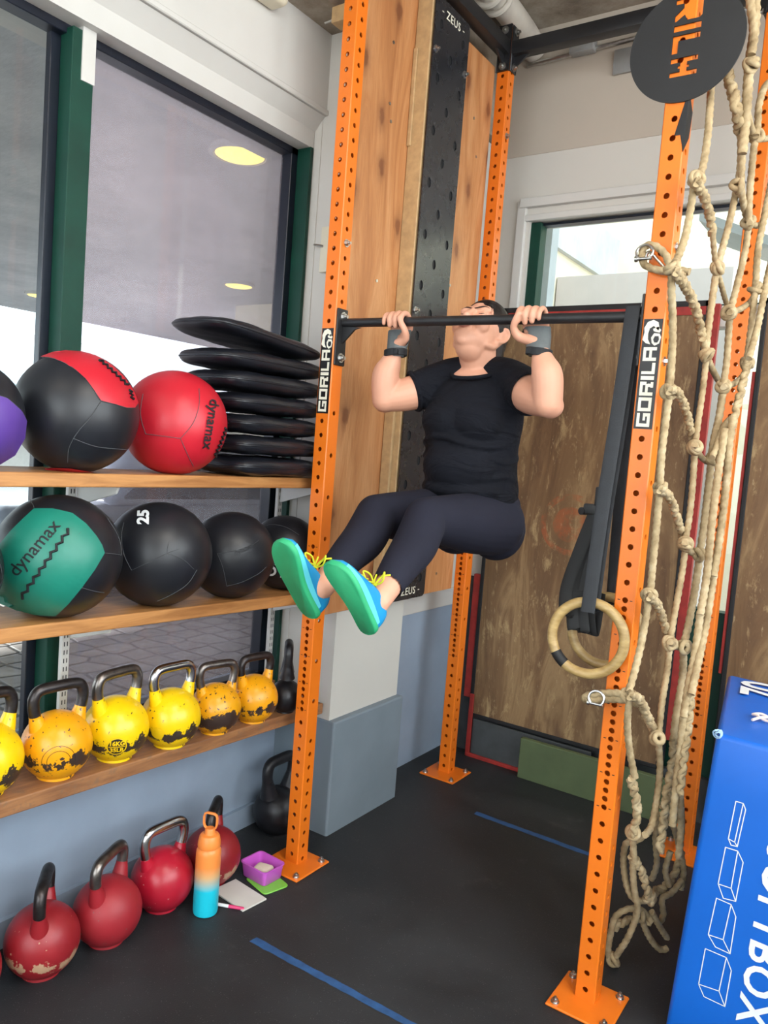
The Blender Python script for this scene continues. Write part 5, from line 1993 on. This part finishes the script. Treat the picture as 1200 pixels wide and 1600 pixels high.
# legs under the leggings, ankles and feet
LEG = {1: dict(hip=(.585, .190, 1.335), knee=(.552, -.189, 1.358), toe=(.609, -.704, 1.264), heel=(.656, -.594, 1.082)),
       -1: dict(hip=(.415, .190, 1.335), knee=(.377, -.199, 1.350), toe=(.478, -.765, 1.304), heel=(.507, -.644, 1.103))}
FOOT = {}
ROLL = {-1: -.28, 1: -.22}
for s in (-1, 1):
    g = {k: V(v) for k, v in LEG[s].items()}
    Lx = (g['toe']-g['heel']).normalized()
    d = (g['heel']-g['knee'])
    nrm = (d-Lx*d.dot(Lx)).normalized()
    nrm = Matrix.Rotation(ROLL[s], 3, Lx) @ nrm
    wv = Lx.cross(nrm)
    ank = g['heel']+Lx*.052-nrm*.088
    FOOT[s] = (g['heel'], Lx, wv, nrm, (g['toe']-g['heel']).length, ank)
    limb(bm, [g['hip'], g['hip'].lerp(g['knee'], .5), g['knee']], [.085, .072, .050], 18, 5)
    limb(bm, [g['knee'], g['knee'].lerp(ank, .4)+V((0, .008, -.012)), ank-(ank-g['knee']).normalized()*.03, ank+nrm*.02], [.050, .048, .036, .034], 18, 6)
    ellip(bm, ank+nrm*.03+Lx*.005, (.034, .034, .034))
body = remeshed('body', bm, 'skin', .0036, 6, per)

from mathutils.bvhtree import BVHTree
body_tree = BVHTree.FromPolygons([per.matrix_basis @ v.co for v in body.data.vertices], [tuple(p.vertices) for p in body.data.polygons])


def on_skin(p, lift):
    """the point of the face nearest to p, lifted off the skin"""
    q_, n_, _i, _d = body_tree.find_nearest(V(p))
    return q_+n_*lift


# hair: dark mass behind the hairline, gathered at the nape, a few strands across the brow
bm = B()
ellip(bm, H(0, -.0235, .034), (.0818, .099, .101), AX)
ellip(bm, H(0, -.052, -.005), (.076, .066, .075), AX)
limb(bm, [H(0, -.085, -.02), H(.0, -.10, -.055), H(-.01, -.095, -.10)], [.040, .032, .018], 14, 5)
limb(bm, [H(-.055, -.055, -.02), H(-.06, -.06, -.06), H(-.058, -.055, -.095)], [.022, .018, .008], 12, 5)
hair = remeshed('hair', bm, 'hair', .0042, 3, per)


for k, (ra, rb) in enumerate([(-.034, -.050), (-.040, -.058), (-.046, -.064), (-.052, -.070)]):
    bm = B()
    limb(bm, [on_skin(H(ra, .04, .112), .004), on_skin(H(ra*.7+rb*.3, .062, .096), .0025), on_skin(H(ra*.4+rb*.6, .074, .080), .001), on_skin(H(rb*.85+ra*.15, .078, .062), .0005), on_skin(H(rb, .074, .044-.006*k), .0003)],
         [.0048, .0042, .0034, .0024, .0010], 8, 5)
    obj('hair_strand', bm, 'hair', hair, world=True)
for s in (-1, 1):
    bm = B()
    limb(bm, [on_skin(H(s*.014, .095, .036), .0), on_skin(H(s*.032, .092, .042), .0003), on_skin(H(s*.052, .078, .036), 0)], [.0016, .0022, .0010], 8, 5)
    obj('eyebrow', bm, 'hair', per, world=True)
    bm = B()
    limb(bm, [on_skin(H(s*.020, .09, .007), 0), on_skin(H(s*.034, .092, .003), 0), on_skin(H(s*.047, .085, .007), 0)], [.0010, .0015, .0010], 8, 4)
    obj('eyelash', bm, 'hair', per, world=True)
bm = B()
limb(bm, [on_skin(H(r_, .10, -.053+.002*(r_ != 0)), -.0005) for r_ in (-.022, -.008, 0, .008, .022)], [.0018, .0038, .0034, .0038, .0018], 10, 4)
limb(bm, [on_skin(H(-.020, .10, -.058), -.0005), on_skin(H(0, .10, -.0625), -.0005), on_skin(H(.020, .10, -.058), -.0005)], [.0018, .0044, .0018], 10, 4)
obj('lips', bm, 'lip', per, world=True)

# shirt
bm = B()
limb(bm, [(.5, .178, 1.812), (.5, .165, 1.755), (.5, .155, 1.68), (.5, .158, 1.59), (.5, .168, 1.50), (.5, .185, 1.435)],
     [(.135, .070), (.168, .104), (.178, .124), (.166, .126), (.164, .134), (.168, .140)], 36, 6, X)
for s in (-1, 1):
    a = {k: V(v) for k, v in ARM[s].items()}
    limb(bm, [(.5+s*.03, .180, 1.835), (.5+s*.10, .168, 1.828), a['sh']+V((0, 0, .008)), a['sh'].lerp(a['el'], .30)], [.062, .062, .068, .0665], 20, 6)
    ellip(bm, (.5+s*.052, .080, 1.668), (.100, .062, .075))
ellip(bm, (.5, .090, 1.52), (.135, .092, .095))
ellip(bm, (.5, .12, 1.445), (.150, .105, .05))
for z_, y_ in ((1.60, .150), (1.555, .156), (1.485, .166)):
    tube(bm, [(.5+.163*math.cos(a), y_+.128*math.sin(a), z_+.012*math.sin(3*a+z_*40)) for a in [2*PI*k/40 for k in range(40)]], .0085, 8, closed=True)


def cut_shirt(b2):
    # neckline, sleeve ends and hem are cut clean so that skin shows where it should
    pass
    for s in (-1, 1):
        a = {k: V(v) for k, v in ARM[s].items()}
        ax_ = (a['el']-a['sh']).normalized()
        c_ = a['sh'].lerp(a['el'], .40)
        doomed = [v for v in b2.verts if (v.co-c_).dot(ax_) > 0 and (v.co-c_).length < .13 and (v.co.x-.5)*s > .175]
        bmesh.ops.delete(b2, geom=doomed, context='VERTS')


shirt = remeshed('shirt', bm, 'shirt', .0055, 6, per, cut_shirt)
for s in (-1, 1):
    a = {k: V(v) for k, v in ARM[s].items()}
    ax_ = (a['el']-a['sh']).normalized()
    c_ = a['sh'].lerp(a['el'], .395)
    u_ = ax_.orthogonal().normalized()
    w_ = ax_.cross(u_)
    bm = B()
    tube(bm, [c_+u_*(.0665*math.cos(k*PI/20))+w_*(.0665*math.sin(k*PI/20)) for k in range(40)], (.0045, .009), 8, closed=True)
    obj('sleeve_hem', bm, 'shirt', shirt, world=True)
bm = B()
tube(bm, [V((.5+.084*math.cos(k*PI/24), .156+.088*math.sin(k*PI/24), 1.841+.032*math.sin(k*PI/24))) for k in range(48)], .0075, 10, closed=True)
obj('neckband', bm, 'shirt', shirt, world=True)

# leggings
bm = B()
ellip(bm, (.5, .205, 1.385), (.172, .148, .115))
for s in (-1, 1):
    g = {k: V(v) for k, v in LEG[s].items()}
    heel, Lx, wv, nrm, ln, ank = FOOT[s]
    ellip(bm, (.5+s*.080, .245, 1.310), (.098, .108, .108))
    limb(bm, [g['hip']+V((0, .01, 0)), g['hip'].lerp(g['knee'], .35)+V((0, 0, -.004)), g['hip'].lerp(g['knee'], .72), g['knee']], [.110, .100, .080, .066], 24, 6)
    leg = (ank-g['knee'])
    end = g['knee']+leg*.86
    limb(bm, [g['knee'], g['knee']+leg*.30+V((0, .012, -.014)), g['knee']+leg*.6+V((0, .004, -.006)), end], [.066, .066, .054, .043], 22, 6)


def cut_leg(b2):
    for s in (-1, 1):
        g = {k: V(v) for k, v in LEG[s].items()}
        ank = FOOT[s][5]
        ax_ = (ank-g['knee']).normalized()
        c_ = g['knee']+(ank-g['knee'])*.88
        bmesh.ops.delete(b2, geom=[v for v in b2.verts if (v.co-c_).dot(ax_) > 0 and (v.co-c_).length < .12 and v.co.y < -.3], context='VERTS')


remeshed('leggings', bm, 'legging', .0055, 5, per, cut_leg)

# gloves: grey palm piece with a black wrist strap
for s in (-1, 1):
    wr = V(ARM[s]['wr'])
    xm = sum(FING[s])/4
    q1 = V((xm, .031, ZP-.022))
    bm = B()
    ctr = wr.lerp(q1, .5)
    limb(bm, [wr+V((0, .001, -.012)), wr.lerp(q1, .35)+V((0, .003, 0)), q1+V((s*.004, .0, 0))], [(.0335, .0285), (.041, .0245), (.0465, .0205)], 24, 6, X)
    m = -s

    def cut_glove(b2, wr=wr, m=m, x0=FING[s][0]):
        bmesh.ops.bisect_plane(b2, geom=b2.verts[:]+b2.edges[:]+b2.faces[:], plane_co=V((0, 0, ZP-.019)), plane_no=V((0, 0, 1)), clear_outer=True)
        bmesh.ops.bisect_plane(b2, geom=b2.verts[:]+b2.edges[:]+b2.faces[:], plane_co=V((0, 0, wr.z-.026)), plane_no=V((0, 0, -1)), clear_outer=True)
        c_ = V((x0+m*.004, -.005, ZP-.048))
        bmesh.ops.delete(b2, geom=[v for v in b2.verts if (v.co-c_).length < .030], context='VERTS')
    gl = remeshed('glove', bm, 'glove_grey', .003, 2, per, cut_glove)
    note(gl, 'grey half-finger glove with a black wrist strap')
    bm = B()
    rings = []
    for dz, e in ((-.026, .0), (-.024, .0025), (-.004, .0025), (-.002, 0)):
        rings.append([(wr.x+(.0385+e)*math.cos(2*PI*k/36), wr.y+.001+(.0345+e)*math.sin(2*PI*k/36), wr.z+dz+.004*math.cos(2*PI*k/36)*m) for k in range(36)])
    loft(bm, rings, False, False)
    box(bm, (wr.x+m*.020-.008, wr.y-.036, wr.z-.023), (wr.x+m*.020+.010, wr.y-.024, wr.z-.004), .003, 2)
    obj('wrist_strap', bm, 'strap_black', gl, world=True)

# shoes: green sole, cyan foxing, blue upper, yellow laces
OUT = [(0, 0), (.012, .016), (.05, .0265), (.12, .031), (.25, .0315), (.38, .0325), (.5, .0355), (.62, .0405), (.74, .0445), (.84, .0435), (.92, .0365), (.97, .024), (1, .0)]


def hw(t_):
    for (a, wa), (b_, wb) in zip(OUT, OUT[1:]):
        if a <= t_ <= b_:
            return wa+(wb-wa)*(t_-a)/(b_-a)
    return 0


HT = [(0, .060), (.05, .076), (.15, .086), (.28, .088), (.42, .080), (.55, .066), (.70, .051), (.84, .040), (.94, .030), (1, .012)]


def ht(t_):
    for (a, wa), (b_, wb) in zip(HT, HT[1:]):
        if a <= t_ <= b_:
            return wa+(wb-wa)*(t_-a)/(b_-a)
    return .01


for s in (-1, 1):
    heel, Lx, wv, nrm, ln, ank = FOOT[s]
    ln *= 1.04
    upv = -nrm
    # curve of the last towards the inner side
    sgn = 1 if (wv.x*s) < 0 else -1

    def SP(t_, w_, h_):
        return heel+Lx*(t_*ln)+wv*(w_+sgn*.010*math.sin(PI*min(1, t_))*(-1)+sgn*.012*t_*t_)+upv*(h_+.006*(t_-.5)**2*2)
    ts = [0, .01, .03, .06, .1, .16, .24, .32, .4, .48, .56, .64, .72, .79, .85, .9, .94, .97, .99, 1]
    shoe = bm = None
    # upper
    bm = B()
    rings = []
    for t_ in ts:
        w_, h_ = max(hw(t_), .003)*.985, ht(t_)
        ring = []
        for k in range(20):
            a = 2*PI*k/20
            c_, s_ = math.cos(a), math.sin(a)
            yy = .5+.5*s_
            ww = w_*(abs(c_)**.7)*(1 if c_ > 0 else -1)*(1-.34*yy**1.6)
            ring.append(SP(t_, ww, .007+yy*(h_-.007)))
        rings.append(ring)
    loft(bm, rings)
    shoe = obj('shoe', bm, 'shoe_blue', per, world=True, angle=70)
    note(shoe, 'teal-blue shoe with a green sole and yellow laces')
    # sole
    bm = B()
    rim = [(t_, hw(t_)) for t_ in ts]+[(t_, -hw(t_)) for t_ in ts[-2:0:-1]]
    rings = []
    for k_, h_ in ((.90, -.0035), (.97, -.002), (1.02, .001), (1.03, .006), (1.02, .011)):
        rings.append([SP(.5+(t_-.5)*(.985 if k_ < 1 else 1.01), w_*k_, h_) for t_, w_ in rim])
    loft(bm, rings)
    obj('sole', bm, 'sole_green', shoe, world=True, angle=60)
    # cyan foxing strip around the mid-foot and toe
    bm = B()
    for side in (-1, 1):
        prev = None
        for t_ in [.12+.04*k for k in range(21)]:
            hgt = .010+.009*math.sin(PI*min(1, max(0, (t_-.1)/.75)))
            w_ = hw(t_)
            a_, b_ = bm.verts.new(SP(t_, side*(w_*1.012+.0006), .010)), bm.verts.new(SP(t_, side*(w_*(1.0-.02)+.0010), .010+hgt))
            if prev:
                bm.faces.new((prev[0], a_, b_, prev[1]))
            prev = (a_, b_)
    obj('foxing', bm, 'shoe_cyan', shoe, world=True)
    # laces and bow
    bm = B()
    zz = []
    for k in range(9):
        t_ = .68-.033*k
        zz.append(SP(t_, (.015 if k % 2 else -.015), ht(t_)+.0005))
    tube(bm, catmull(zz, 3), .0024, 7)
    k0 = SP(.43, 0, ht(.43)+.004)
    for w_, l_, u_ in ((.038, .03, .022), (-.036, .034, .024)):
        tube(bm, catmull([k0, k0+wv*w_*.6+Lx*l_*.5+upv*u_, k0+wv*w_+Lx*l_*.9+upv*u_*.8, k0+wv*w_*.7+Lx*l_*.2+upv*u_*.3, k0], 6), .0026, 7)
    for w_, l_, u_ in ((.03, .012, .040), (-.026, .0, .046)):
        tube(bm, catmull([k0, k0+wv*w_*.6+Lx*l_+upv*u_*.5, k0+wv*w_+Lx*l_*.3+upv*u_], 5), .0024, 7)
    ellip(bm, k0, (.006, .006, .006), None, 10)
    obj('lace', bm, 'lace_yellow', shoe, world=True)
